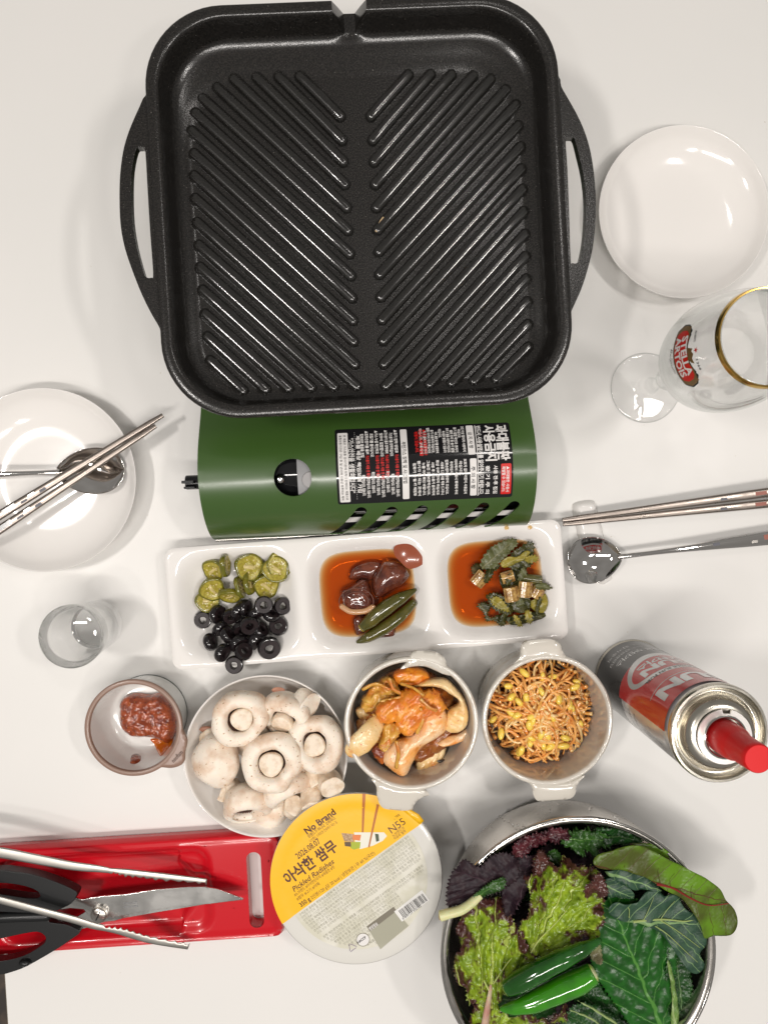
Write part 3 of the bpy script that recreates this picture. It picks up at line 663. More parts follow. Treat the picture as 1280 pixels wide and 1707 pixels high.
# ================================================================ SHOT GLASS
b0 = P(166, 1040, 0)
prof_s = [(0, 1.2), (17, 0), (20.5, .2), (21.6, 2), (22.2, 12), (23.3, 30), (24.7, 48), (25.9, 61.5), (25.6, 62.6), (24.8, 62.9), (24.1, 62), (22.6, 45), (21.0, 26), (19.2, 14), (16.5, 12.2), (0, 11.6)]
def wobs(t_, r, z): return .012 * cos(10 * t_) if 3 < z < 14 and r > 17 else 0
tag(mk('shot_glass', lathe(prof_s, 80, wobs), M_['glass2'], None, None, sharp=35), 'small empty clear shot glass left of the white divided dish', 'glass').location = b0 * .001

# ================================================================ GAS CANISTER
bc = P(1053, 1128, 0)
can = thing('gas_canister', 'red and black butane gas can with red nozzle cap standing at right', 'gas canister', bc)
mk('body', lathe([(0, 2), (30, 2), (33.2, 3.2), (33.5, 5), (33.5, 148), (31.5, 154), (29, 156), (0, 156)], 80), M_['silver'], can)
mk('bottom_seam', lathe([(31, 0), (33.6, 0), (34.3, 1.4), (34.2, 3.4), (33.4, 4.6), (32, 4.6)], 80), M_['tin'], can)
mk('top_seam', lathe([(29.4, 156), (31, 157), (30.8, 161.5), (31.8, 163.3), (33.4, 163.3), (34.2, 161.8), (34.2, 158.5), (33.4, 156.8), (32, 154.5)], 96), M_['tin'], can)
mk('top_dome', lathe(sprof([(31.2, 159.5), (29.5, 157.6), (27.5, 157.4), (25.6, 160.5), (24, 164.2), (21.5, 166.8), (18.8, 167.6), (17, 167.4), (14.5, 166.4), (10, 166.2), (0, 166.2)], 5), 96), M_['tin'], can, sharp=0)
def colw(t_, r, z): return 0
ring = sheet([(18.6 * cos(t_), 18.6 * sin(t_)) for t_ in [2 * pi * i / 64 for i in range(64)]], 4, lambda x, y, d: (x, y, 170.2), 1.4, [[(14.8 * cos(t_), 14.8 * sin(t_)) for t_ in [2 * pi * i / 48 for i in range(48)]], [(x + .01, y) for x, y in ((3.6, 15.4), (4.6, 18.2), (-2, 18.55), (-1.4, 15.7))]], stiff=True, bstep=1.6)
mk('collar', ring, pbr('bright_collar_metal', (.78, .75, .72), .32, metal=.8), can, bevel=.3, sharp=30)
mk('collar_wall', lathe([(14.8, 166), (14.9, 171.2), (13.8, 171.6), (13.0, 171.2), (12.8, 166)], 64), M_['steel'], can)
mk('nozzle_cap', lathe([(0, 166), (11.8, 166), (11.8, 176), (11.4, 184), (10.2, 188), (9.7, 190), (9.3, 208), (9.1, 211.6), (8.5, 212.4), (0, 212.4)], 56), M_['redcap'], can, sharp=35)
AZC = 147.0
def clay(az, z, off=.15):
    r = 33.5 + off; return V3((r * cos(R(az)), r * sin(R(az)), z))
def cpatch(pts, mat, off, name, st=2.2):          # pts in (arc mm to the reader's right measured from azimuth 102, z)
    mk(name, sheet(pts, st, lambda x, y, d: clay(102 + x / 33.5 * 180 / pi, y, off), 0, bstep=1.6, needd=False), mat, can, recalc=False, sharp=0)
def can_text(s, size, x, z, fit, mat, off, bold=.03, arc=0):
    VF = text(s, size, bold, 'CENTER'); m = max(p.x for p in VF[0]) - min(p.x for p in VF[0]); k = fit / m
    VF = finer(([V3((p.x * k + x, p.y + z + arc * (p.x * k / (fit / 2)) ** 2, 0)) for p in VF[0]], VF[1]), 2.5)
    mk('lettering', maplay(VF, lambda a, b: clay(102 + a / 33.5 * 180 / pi, b, off)), mat, can, recalc=False, smooth=False)
wrap = pi * 33.5
cpatch([(-wrap * .98, 5), (wrap * .98, 5), (wrap * .98, 66), (wrap * .5, 66), (60, 70), (50, 66), (42, 66), (34, 70), (-45, 70), (-wrap * .98, 66)], M_['blackp'], .08, 'black_band')
cpatch([(-50, 62), (47.5, 62), (47.5, 152), (-50, 152)], M_['redp'], .14, 'red_panel')
def ell(cx_, cz, a, b, n=40): return [(cx_ + a * cos(2 * pi * i / n), cz + b * sin(2 * pi * i / n)) for i in range(n)]
cpatch(ell(0, 84, 35, 26), M_['silver'], .20, 'oval_border')
cpatch(ell(0, 85, 30.5, 17.5), M_['redp'], .28, 'oval_panel')
can_text('SUN', 16, 2, 84.5, 40, M_['silver'], .36, .05)
can_text('부탄가스', 10, 2, 74, 36, M_['silver'], .36, .04, 1)
can_text('JUNGLE SUN FUEL', 5, 4, 104.3, 44, M_['blackp'], .36, .02, -2.6)
can_text('SUN', 22, 2, 126, 54, M_['silver'], .30, .05)
cpatch([(-30, 121.4), (34, 121.4), (34, 122.2), (-30, 122.2)], M_['silver'], .24, 'thin_line')
can_text('휴대용 부탄가스', 9, 2, 38, 48, M_['silver'], .20, .02)
can_text('고압가스 안전관리법', 5, 8, 28, 44, M_['silver'], .20, .0)
can_text('경고: 화기주의', 6, 8, 18, 38, M_['silver'], .20, .0)
can_text('취급상 주의', 5, 62, 90, 20, M_['blackp'], .12, .0); can_text('보관상 주의사항', 4, 62, 80, 22, M_['blackp'], .12, .0)
# ================================================================ DIVIDED DISH
DF = Frame(P(613, 991, 22), 4.3); DF.o.z = 0
def seat(l, m0=.5, zf=5.0, zr=21.5):
    pass
def dish_m(x, y):
    best = 9
    for k in (-1, 0, 1):
        m = (abs((x - k * 113.5) / 54.5) ** 4 + abs(y / 49.5) ** 4) ** .25; best = min(best, m)
    return best
def dish_z(x, y):
    m = dish_m(x, y); return 5.0 + 16.2 * ss(.56, 1.02, m) ** 1.15
def dz(x, y, d): return (x, y, min(dish_z(x, y), 21.2) + (.8 * ss(0, 1.6, d) - .8) * 1.6)
VF = sheet(rrect(173, 52.8, 9, 8), 2.6, dz, 0, bstep=2.2)
n0 = len(VF[0]); cnt = {}
for f in VF[1]:
    for a_, b_ in ((f[0], f[1]), (f[1], f[2]), (f[2], f[0])): cnt[(a_, b_)] = 1
Bt = [V3((v.x * .975, v.y * .93, 0 if dish_m(v.x, v.y) < .8 else max(0, v.z - 3.4) if dish_m(v.x, v.y) > .97 else 1)) for v in VF[0]]
dish = tag(mk('divided_dish', (VF[0] + Bt, VF[1] + [tuple(i + n0 for i in reversed(f)) for f in VF[1]] + [(b_, a_, a_ + n0, b_ + n0) for (a_, b_) in cnt if (b_, a_) not in cnt]), M_['ware'], None, None, sharp=60),
           'long white porcelain dish with three compartments of pickles below the green stove', 'divided dish')
dish.location = DF.o * .001; dish.rotation_euler = (0, 0, DF.a)
def dw(x, y, z): return V3((DF.o.x + x * DF.c - y * DF.s, DF.o.y + x * DF.s + y * DF.c, z))
M_['soy'] = thin('soy_brine', (1, .97, .92), (1, .9, .8), .02, .01)
nt = M_['soy'].node_tree; va = nt.nodes.new("ShaderNodeVolumeAbsorption"); va.inputs[0].default_value = (.86, .52, .01, 1); va.inputs[1].default_value = 400; nt.links.new(va.outputs[0], nt.nodes["Material Output"].inputs["Volume"])
for k, mm, lab in ((0, .775, 'brown soy brine pool round the pickled onions and chilies'), (1, .775, 'brown soy brine pool round the pickled greens')):
    cx_ = k * 113.5; zl = dish_z(cx_ + 54.5 * mm, 0)
    o = [(cx_ + 54.5 * mm * (abs(cos(t_)) ** .5) * (1 if cos(t_) > 0 else -1), 49.5 * mm * (abs(sin(t_)) ** .5) * (1 if sin(t_) > 0 else -1)) for t_ in [2 * pi * (i + .5) / 72 for i in range(72)]]
    top = sheet(o, 3, lambda x, y, d: (x, y, zl + .35 * (1 - min(1, d / 1.2)) * 0), 0, bstep=2)
    n0 = len(top[0]); cnt = {}
    for f in top[1]:
        for a_, b_ in ((f[0], f[1]), (f[1], f[2]), (f[2], f[0])): cnt[(a_, b_)] = 1
    b2 = [V3((v.x, v.y, min(zl - .15, dish_z(v.x, v.y) - .25))) for v in top[0]]
    so = mk('soy_brine', (top[0] + b2, top[1] + [tuple(i + n0 for i in reversed(f)) for f in top[1]] + [(b_, a_, a_ + n0, b_ + n0) for (a_, b_) in cnt if (b_, a_) not in cnt]), M_['soy'], None, None, sharp=45)
    tag(so, lab, 'sauce', 'soy brine pools'); so.location = DF.o * .001; so.rotation_euler = (0, 0, DF.a)
for px, py in ((844, 880), (883, 879)):
    q = DF.loc(px, py, 21); so = mk('sauce_drop', blob((q.x, q.y, 21.1), (2.1, 1.9, .35), .05, 1, 2), pbr('brine_stain', (.62, .40, .16), .15, coat=.5), None)
    tag(so, 'tan brine drop on the dish rim, ' + ('left one of two' if px == 844 else 'right one of two'), 'sauce drop', 'brine drops on the dish rim'); so.location = DF.o * .001; so.rotation_euler = (0, 0, DF.a)

# -- jalapeno slices
M_['jal'] = pbr('pickled_jalapeno_skin', (.115, .115, .008), .18, spec=.6, coat=.6, coatr=.05, sss=.15, sscale=.002, col2=(.17, .15, .010), nscale=160)
M_['jalin'] = pbr('pickled_jalapeno_flesh', (.44, .38, .055), .25, coat=.5, coatr=.08, sss=.2, sscale=.002, col2=(.30, .235, .028), nscale=420, bscale=900, bstr=.4)
M_['seed'] = pbr('pepper_seed', (.58, .47, .20), .3, coat=.4)
rj = random.Random(4)
def ring_slice(c, r, h, rot, seed, name, lab, cat, grp):
    t = thing(name, lab, cat, c, rot, grp)
    wb = lambda a, rr, z: .05 * sin(3 * a + seed) + .03 * sin(5 * a + 2 * seed)
    mk('skin', lathe([(r - 1.6, -h / 2 + .1), (r - .5, -h / 2), (r, -h / 2 + .7), (r + .1, 0), (r, h / 2 - .7), (r - .5, h / 2), (r - 1.6, h / 2 - .1)], 36, wb), M_['jal'], t, sharp=0)
    mk('flesh', lathe([(r * .36, h * .18), (r * .5, h / 2 - .35), (r - 1.7, h / 2 - .15), (r - 1.5, 0), (r - 1.7, -h / 2 + .15), (r * .5, -h / 2 + .35), (r * .36, -h * .18), (r * .36, h * .18)], 36, wb), M_['jalin'], t, sharp=50)
    mk('core', blob((0, 0, 0), (r * .60, r * .56, h * .34), .22, 3.0, 3, seed), M_['jalin'], t)
    mk('membrane', blob((0, 0, 0), (r * .22, r * .62, h * .47), .3, 2.2, 2, seed + 3, (0, 0, seed)), M_['seed'], t)
    for k in range(7):
        a = 2 * pi * k / 7 + seed; q = r * rj.uniform(.3, .62)
        for s_ in (1,): mk('seed', blob((q * cos(a), q * sin(a), s_ * h * .42), (1.15, .85, .45), .05, 1, 1, k, (0, 0, a * 2)), M_['seed'], t)
    return t
JS = [(376, 942, 10.2, 4.6, (0, 1.45, .05), 16, 'jalapeno slice standing on edge at the top of the heap'), (357, 950, 10.5, 5, (.25, -.45, .4), 11, 'jalapeno slice tilted left of the upright one at the top'),
      (415, 945, 12.4, 5.5, (.42, .1, 1.2), 16, 'large jalapeno slice showing its seeds, top middle of the heap'), (460, 949, 11.8, 5, (.10, .12, 2.2), 18, 'bright round jalapeno slice, farthest right of the heap'),
      (444, 977, 11.2, 5, (.35, .12, .3), 10, 'jalapeno slice tucked below the bright round one at right'), (354, 982, 11.2, 5, (.30, -.35, 1.4), 13, 'jalapeno slice in the middle of the left side of the heap'),
      (384, 993, 10, 5, (.2, -.95, 1.3), 14, 'narrow tilted jalapeno slice touching the black olives'), (347, 1001, 11, 4.6, (.3, -.25, 2.4), 8.5, 'lowest left jalapeno slice beside the olives'),
      (401, 978, 10, 3.6, (0, 1.40, .28), 14, 'left one of two thin jalapeno slices standing in the middle'), (416, 973, 10, 4.2, (0, 1.36, .22), 14.5, 'right one of two thin jalapeno slices standing in the middle'),
      (466, 941, 11.6, 4.4, (.05, .2, .7), 11.5, 'jalapeno slice hidden under the bright round one'), (432, 960, 10, 4, (.1, .1, .5), 9, 'jalapeno slice lying under the large one with seeds')]
for i, (px, py, r, h, rot, z, lab) in enumerate(JS):
    q = DF.loc(px, py, z); z = max(z, dish_z(q.x, q.y) + r * abs(sin(max(rot[0], rot[1], key=abs))) * .8 + 2.4); p = P(px, py, z); ring_slice(p, r, h, rot, i * 1.7, 'jalapeno_slice', lab, 'jalapeno slice', 'pickled jalapeno slices')
# -- black olives
M_['olive'] = pbr('black_olive_skin', (.010, .008, .009), .12, spec=.6, coat=.4, coatr=.05)
M_['olivein'] = pbr('black_olive_flesh', (.020, .012, .013), .42, spec=.35, bscale=700, bstr=.2, col2=(.012, .007, .008), nscale=500)
OL = [(339, 1033, (0.02, .05, 0), 9, 'lone flat olive ring at the far left of the olives'), (391, 1108, (.05, 0, 0), 8.6, 'lowest olive ring with white dish showing through its hole'), (440, 1008, (.12, .05, 1), 19, 'olive ring facing up beside the jalapeno slices'),
      (471, 1010, (.25, .25, 1), 13, 'olive ring at the right end of the top olive row'), (464, 1044, (.2, .28, 2), 13, 'olive ring facing up on the right side of the heap'), (449, 1080, (.25, .15, .4), 11, 'large olive ring at the lower right corner of the heap'),
      (385, 1027, (.5, -.35, 1), 14, 'olive ring facing lower right near the left of the heap'), (351, 1070, (.0, 1.3, .35), 10.5, 'leaning olive piece at the lower left edge'), (371, 1088, (.15, 1.15, -.2), 11, 'upright olive piece above the lowest ring')]
G = 'black olive slice inside the dark heap of olives'
OL += [(363, 1024, (.9, .6, 1), 10.5, G), (367, 1047, (1.2, .3, .8), 14, G), (380, 1058, (1.3, .5, 2), 16, G), (398, 1072, (1.0, .2, .6), 17, G), (406, 1086, (.8, .3, 2), 10.5, G), (416, 1042, (.45, .2, .3), 20, G),
       (409, 1013, (1.2, .2, 1.4), 13, G), (428, 1022, (1.1, .8, .2), 15, G), (427, 1067, (1.2, .2, 1.0), 11, G), (452, 1024, (1.0, .5, 2.3), 14, G), (398, 1019, (.9, 1.0, .4), 14, G), (435, 1050, (1.1, .4, 2.0), 14, G), (404, 1048, (.7, .2, 0), 14.5, G)]
op = None
for i, (px, py, rot, z, lab) in enumerate(OL):
    q = DF.loc(px, py, z); z = max(z, dish_z(q.x, q.y) + 3.4 + 4 * abs(sin(max(rot[0], rot[1], key=abs)))); p = P(px, py, z)
    if op is None:
        t = op = thing('olive_slice', lab, 'olive slice', p, rot, 'sliced black olives')
        mk('skin', lathe(sprof([(7.0, -3.0), (7.75, -1.6), (8.0, 0), (7.8, 1.6), (7.0, 3.0)], 4) + [(6.6, 3.05), (6.6, -3.05), (7.0, -3.0)], 40), M_['olive'], t, sharp=40)
        mk('flesh', lathe([(3.0, -2.6), (3.4, -3.0), (6.7, -3.1), (6.7, 3.1), (3.4, 3.0), (3.0, 2.6), (2.9, 0), (3.0, -2.6)], 40, lambda a, r, z: .04 * sin(3 * a) if r < 4 else 0), M_['olivein'], t, sharp=40)
    else:
        t = op.copy(); COL.objects.link(t); t.location = p * .001; t.rotation_euler = rot; t['label'] = lab
        for ch in list(op.children):
            c = ch.copy(); COL.objects.link(c); c.parent = t
    k = (1, 1.0, 1.02, 1.0, 1.05, 1.28, .95, 1, 1.05)[i] if i < 9 else .98 + .2 * ((i * 7) % 5) / 5
    t.scale = (k, k, k)
# -- pickled onions and chilies
M_['onion'] = pbr('soy_pickled_onion', (.17, .045, .022), .16, spec=.6, coat=.7, coatr=.04, sss=.2, sscale=.003, col2=(.075, .018, .012), nscale=90, bscale=160, bstr=.3)
M_['onione2'] = pbr('onion_layer_edge', (.13, .045, .028), .4)
M_['onionp'] = pbr('pink_pickled_onion', (.30, .075, .035), .2, coat=.5, sss=.3, sscale=.003)
M_['onione'] = pbr('pale_onion_edge', (.50, .28, .14), .25, coat=.5, sss=.3, sscale=.003)
def dome(name, cat, grp, pts, z, mt, lab, h=8, Rd=8, amp=.5, ang=0, st=(.03, .4), slope=(0, 0), seed=0, th=1.5):
    o = csmooth([P(x, y, z) for x, y in pts], 4); cc = sum(o, V3((0, 0, 0))) / len(o); ca, sa = cos(ang), sin(ang)
    def f(x, y, d):
        u, v = (x - cc.x) * ca + (y - cc.y) * sa, -(x - cc.x) * sa + (y - cc.y) * ca; k = (1 - (1 - min(1, d / Rd)) ** 2) ** .5
        return (x, y, z - h + h * k + amp * (1 - 2 * abs(noise.noise(V3((u * st[0], v * st[1], seed))))) + slope[0] * (x - cc.x) + slope[1] * (y - cc.y))
    cc.z = z; o_ = mk(name, sheet(o, 1.5, f, th, bstep=1.4), mt, None, cc, sharp=0); tag(o_, lab, cat, grp); return o_
GO = 'soy pickled onion pieces'
dome('onion_piece', 'onion', GO, [(583, 951), (594, 941), (612, 935), (634, 936), (636, 950), (622, 968), (604, 966), (582, 967)], 13.5, M_['onion'], 'dark onion piece sunk in the brine at upper left', 6, 9, .5, .5, seed=1)
dome('onion_piece', 'onion', GO, [(588, 1034), (602, 1026), (614, 1040), (610, 1054), (594, 1061)], 13.5, M_['onion'], 'flat brown onion piece under the chilies, left one', 5, 6, .4, seed=2)
dome('onion_piece', 'onion', GO, [(622, 1064), (640, 1050), (657, 1046), (658, 1062), (640, 1066)], 14.5, M_['onion'], 'flat brown onion piece poking out below the chilies', 5, 5, .4, seed=3)
w0 = dome('onion_piece', 'onion', GO, [(566, 988), (582, 978), (602, 966), (614, 971), (620, 992), (624, 1012), (616, 1020), (602, 1025), (586, 1025), (571, 1016)], 21, M_['onion'], 'onion wedge with a pale lower edge, left in the brine', 11, 11, .9, -.2, (.05, .55), (.02, .03), 4)
for r_, dz_ in ((15, .4), (10.5, .9), (6, 1.3)):            # the curved layers of the cut face
    q = [P(594 + 1.9 * r_ * cos(a), 1003 - 1.5 * r_ * sin(a), 21.3 + dz_) for a in [R(200) - R(220) * i / 14 for i in range(15)]]
    o_ = mk('layer_edge', tube(q, [.2] + [.5] * 13 + [.2], 8, .5), M_['onione2'], None, q[0], sharp=0); o_.location = o_.location - w0.location; o_.parent = w0
q = [P(x, y, 19.5 + .5 * i * (4 - i) / 2) for i, (x, y) in enumerate(((570, 1011), (583, 1019), (597, 1020), (610, 1018), (621, 1012)))]
o_ = mk('pale_edge', capsule_tube(smooth_prof([tuple(p) for p in q], 5), 2.5, 12, sq=.6, up=(0, 0, 1)), M_['onione'], None, q[0], sharp=0); o_.location = o_.location - w0.location; o_.parent = w0
dome('onion_piece', 'onion', GO, [(630, 947), (642, 935), (662, 936), (678, 946), (685, 962), (672, 978), (652, 988), (632, 1000), (622, 990), (620, 968)], 23, M_['onion'], 'largest glossy brown onion piece above the chilies', 13, 15, .9, .9, (.04, .35), (0, -.02), 5)
o_ = [P(x, y, 19) for x, y in ((657, 912), (668, 907), (682, 907), (693, 914), (704, 928), (707, 938), (694, 946), (680, 948), (668, 937), (658, 926))]
pc = P(682, 926, 19)
tag(mk('onion_piece', sheet(csmooth([(p.x, p.y) for p in o_], 3), 3, lambda x, y, d: (x, y, 17.5 + 3.4 * (1 - hypot(x - pc.x, y - pc.y) ** 2 / 200) + (x - pc.x) * .12), 2.4), M_['onionp'], None, pc, sharp=50), 'pinkish onion piece lying half out of the brine at upper right', 'onion', 'soy pickled onion pieces')
M_['pchili'] = pbr('soy_pickled_chili', (.062, .060, .010), .16, spec=.6, coat=.6, coatr=.05, col2=(.10, .085, .014), nscale=120, bscale=200, bstr=.1)
def chili(pts, rad, lab, mt, name='pickled_chili', cat='chili', grp='soy pickled chilies', tipm=None, sq=1.0, nn=18):
    pts = [V3(p) for p in pts]; c = pts[len(pts) // 2].copy(); c.z = min(p.z for p in pts)
    t = thing(name, lab, cat, c, (0, 0, 0), grp)
    sp = smooth_prof([tuple(p) for p in pts], 6); n = len(sp)
    rr = [np.interp(i / (n - 1), np.linspace(0, 1, len(rad)), rad) for i in range(n)]
    mk('pod', tube(sp, rr, nn, sq, up=(0, 0, 1), nz=.35, nf=.12, seed=pts[0].x), mt, t, org=c, sharp=0)
    return t, sp, rr, c
t, sp, rr, c = chili([P(603, 1046, 17), P(620, 1032, 19), P(645, 1012, 21), P(670, 996, 21), P(694, 982, 19)], [4.2, 6.6, 6.8, 5.4, 1.2], 'upper olive-green pickled chili lying across the onions', M_['pchili'])
mk('cut_end', blob(sp[0], (2.4, 4.2, 3.8), .05, 1, 2, 1, (0, 0, .6)), M_['jalin'], t, org=c)
t, sp, rr, c = chili([P(594, 1071, 16), P(612, 1063, 15), P(640, 1047, 14.5), P(668, 1026, 14), P(691, 1002, 13)], [.8, 4.6, 5.9, 5.4, 3.2], 'lower olive-green pickled chili with its tip over the pool edge', M_['pchili'])
# -- pickled greens: leaf scraps and stalk chunks
M_['stalk'] = pbr('soy_pickled_stalk', (.50, .32, .10), .2, coat=.6, coatr=.05, sss=.2, sscale=.003, col2=(.24, .12, .035), nscale=260, bscale=500, bstr=.25)
L1 = leafmat('pickled_leaf', (.026, .032, .005), (.055, .052, .008), (.12, .11, .03), 6, 1.4, crink=260, cstr=.35, rough=.3)
L2 = leafmat('pickled_leaf_grey', (.115, .125, .045), (.080, .085, .026), (.20, .19, .09), 8, 1.2, crink=300, cstr=.35, rough=.34)
L3 = leafmat('pickled_leaf_yellow', (.34, .27, .035), (.22, .19, .03), (.4, .35, .1), 6, 1.4, crink=260, cstr=.35, rough=.3)
def leaf(name, pts, base, tip, z, mt, lab, cat='leaf', grp=None, th=.45, step=1.8, fold=0, ruf=0, rf=.12, bend=0, jag=0, jagl=3, slope=(0, 0), seed=0, crk=0, cf=.4, sm=3, curl=0, par=None, pk=0, fanz=0):
    """Leaf traced at its own height z (a number, or a list of heights, one per outline point)."""
    pz = z if isinstance(z, (int, float)) else sum(z) / len(z)
    o = [P(x, y, pz) for x, y in pts]; b, t_ = P(*base, pz), P(*tip, pz); ax = (t_ - b); Ln = ax.length; ax.normalize(); sd = V3((-ax.y, ax.x, 0)); c = sum(o, V3((0, 0, 0))) / len(o)
    o = csmooth(o, sm)
    if jag:
        d_ = dens(o, jagl / 2.0); m = len(d_); q = []
        for i, p in enumerate(d_):
            tn = (d_[(i + 1) % m] - d_[i - 1]).normalized(); nn = V3((tn.y, -tn.x, 0))
            q.append(p + nn * (jag * (.5 if i % 2 else -.5) * (1 + .6 * noise.noise(p * .3))))
        o = q
    def f(x, y, d):
        v = V3((x, y, 0)) - b; v.z = 0; u = v.dot(ax) / Ln; l = v.dot(sd)
        zz = pz + fold * abs(l) + bend * (u - .5) ** 2 * Ln + slope[0] * (x - c.x) + slope[1] * (y - c.y)
        e = math.exp(-d / 7.0)
        zz += ruf * (.25 + e) * noise.noise(V3((x * rf, y * rf, seed))) * 2
        if crk: zz += crk * abs(noise.noise(V3((x * cf, y * cf, seed + 9)))) * 1.6
        if pk:
            tt = (u * pk * .5 - abs(l) / Ln * pk * .8) % 1.0; zz += .9 * sin(pi * tt) - .7 * math.exp(-abs(l) / 1.5)
        if fanz:
            an = atan2(l, u * Ln + 6); rr_ = hypot(l, u * Ln) / Ln; zz += fanz * (rr_ + .15) * 2.2 * (abs(noise.noise(V3((an * 5.5 + .3 * sin(rr_ * 9), rr_ * 1.3, seed)))) * 2 - .5)
        zz -= curl * math.exp(-d / 4.0)
        return (x, y, zz)
    VF = sheet(o, step, f, th, uvfn=lambda x, y: (((V3((x, y, 0)) - V3((b.x, b.y, 0))).dot(ax)) / Ln, ((V3((x, y, 0)) - V3((b.x, b.y, 0))).dot(sd)) / Ln), bstep=min(step, jagl / 2.0 if jag else step))
    og = V3((c.x, c.y, pz))
    ob = mk(name, VF, mt, par, og if par is None else None, sharp=0)
    if par is None: tag(ob, lab, cat, grp)
    return ob
gz = 15
leaf('pickled_leaf', [(800, 940), (812, 918), (835, 903), (857, 897), (862, 908), (845, 925), (825, 945), (808, 950)], (802, 948), (858, 899), 20, L2, 'grey-green pickled leaf at the top of the right pool', 'pickled leaf', 'pickled greens', jag=1.5, fold=.12, ruf=1.6, jagl=5, th=.3, crk=.25)
leaf('pickled_leaf', [(853, 922), (866, 912), (886, 902), (890, 920), (888, 940), (868, 950), (848, 946)], (850, 946), (889, 905), 19, L1, 'dark green pickled leaf in the upper right of the pool', 'pickled leaf', 'pickled greens', jag=1.5, ruf=1.6, jagl=5, th=.3, crk=.25)
leaf('pickled_leaf', [(834, 938), (846, 928), (862, 928), (875, 918), (884, 921), (870, 934), (850, 944), (838, 946)], (836, 944), (883, 920), 21.5, L3, 'yellow pickled leaf scrap over the dark leaf', 'pickled leaf', 'pickled greens', ruf=1.6, jagl=5, th=.3, crk=.25)
leaf('pickled_leaf', [(812, 992), (828, 988), (846, 1000), (856, 1018), (846, 1026), (826, 1018), (815, 1008)], (814, 994), (852, 1024), 18, L1, 'dark pickled leaf left of the lower stalk pieces', 'pickled leaf', 'pickled greens', jag=1.5, ruf=1.6, jagl=5, th=.3, crk=.25)
leaf('pickled_leaf', [(816, 998), (829, 994), (842, 1006), (850, 1020), (838, 1018), (823, 1010)], (816, 998), (848, 1020), 20, L3, 'small yellow-green pickled scrap on the lower left leaf', 'pickled leaf', 'pickled greens', jag=1.5, ruf=1.6, jagl=5, th=.3, crk=.25)
leaf('pickled_leaf', [(843, 1030), (862, 1026), (890, 1020), (912, 1024), (900, 1032), (872, 1040), (852, 1042)], (845, 1038), (911, 1025), 16, L1, 'long dark pickled leaf along the lower edge of the greens', 'pickled leaf', 'pickled greens', ruf=1.6, jagl=5, th=.3, crk=.25)
leaf('pickled_leaf', [(882, 1004), (896, 996), (910, 990), (912, 1010), (906, 1022), (890, 1018)], (884, 1014), (911, 992), 17, L3, 'yellow-green pickled leaf at the right pool edge', 'pickled leaf', 'pickled greens', ruf=1.6, jagl=5, th=.3, crk=.25)
leaf('pickled_leaf', [(795, 1010), (806, 1003), (818, 1012), (812, 1024), (820, 1030), (832, 1024), (834, 1042), (822, 1034), (810, 1036), (806, 1022)], (798, 1008), (832, 1040), 11.5, L1, 'ragged dark leaf sunk at the lower left of the greens', 'pickled leaf', 'pickled greens', jag=1.5)
leaf('pickled_leaf', [(786, 945), (796, 938), (806, 950), (800, 962), (788, 958)], (788, 956), (803, 941), 10.8, L1, 'small dark leaf scrap floating at upper left', 'pickled leaf', 'pickled greens', jag=1.5)
leaf('pickled_leaf', [(855, 1000), (880, 996), (884, 1014), (866, 1022), (850, 1014)], (853, 1012), (884, 998), 17, L1, 'dark leaf piece below the two stalk chunks', 'pickled leaf', 'pickled greens', ruf=1.6, jagl=5, th=.3, crk=.25)
leaf('pickled_leaf', [(835, 955), (866, 948), (884, 962), (880, 984), (850, 990), (834, 975)], (835, 985), (884, 955), 12.5, L1, 'dark leaf under the stalk chunks in the middle', 'pickled leaf', 'pickled greens', ruf=1.6, jagl=5, th=.3, crk=.25)
rg = random.Random(21)
for i, (x, y) in enumerate(((842, 1012), (862, 1034), (898, 1010), (870, 958), (824, 946), (884, 932), (848, 966), (903, 978), (838, 1032), (880, 1028), (814, 958), (866, 1004))):
    a = rg.uniform(0, 3.1); l, w_ = rg.uniform(9, 17), rg.uniform(4, 7.5)
    leaf('pickled_leaf', [(x + l * cos(b) * cos(a) * rg.uniform(.75, 1.2) - w_ * sin(b) * sin(a), y + l * cos(b) * sin(a) * rg.uniform(.75, 1.2) + w_ * sin(b) * cos(a)) for b in [2 * pi * j / 9 for j in range(9)]], (x - l * cos(a), y - l * sin(a)), (x + l * cos(a), y + l * sin(a)), 17.5 + rg.uniform(-2.5, 4.5), (L1, L3, L1, L2)[i % 4], 'small limp scrap of chopped pickled leaf among the stalk pieces', 'pickled leaf', 'small scraps of pickled greens', jag=1.4, jagl=4, ruf=2.4, th=.3, seed=i, fold=rg.uniform(-.25, .25))
for (px, py, z, l, r, a, lab) in ((800, 965, 13, 13, 6.2, .9, 'stalk chunk standing apart at the left of the greens'), (852, 990, 19, 13, 6.2, 1.75, 'stalk chunk in the middle, left of its pale neighbour'), (875, 982, 20, 14, 6.0, 1.5, 'pale ribbed stalk chunk in the middle of the greens'),
                             (887, 966, 19, 16, 4.2, -.1, 'dark green stalk piece above the pale chunk'), (846, 962, 17, 11, 5, .3, 'brownish stalk piece near the centre of the greens'), (895, 988, 17, 10, 5.5, 1.1, 'stalk piece at the right side of the greens')):
    R_ = []
    for i in range(9):
        u = -1 + 2 * i / 8; R_.append([V3((u * l / 2, r * (1 + .05 * cos(9 * b)) * cos(b) * (1 - .04 * (abs(u) > .9)), r * .62 * (1 + .05 * cos(9 * b)) * sin(b))) for b in [2 * pi * j / 36 for j in range(36)]])
    o = mk('stalk_piece', loft(R_), M_['pchili'] if 'dark green' in lab else M_['stalk'], None, None, sharp=50); o.location = P(px, py, z) * .001; o.rotation_euler = (.1, -.12, a); tag(o, lab, 'stalk piece', 'pickled greens')

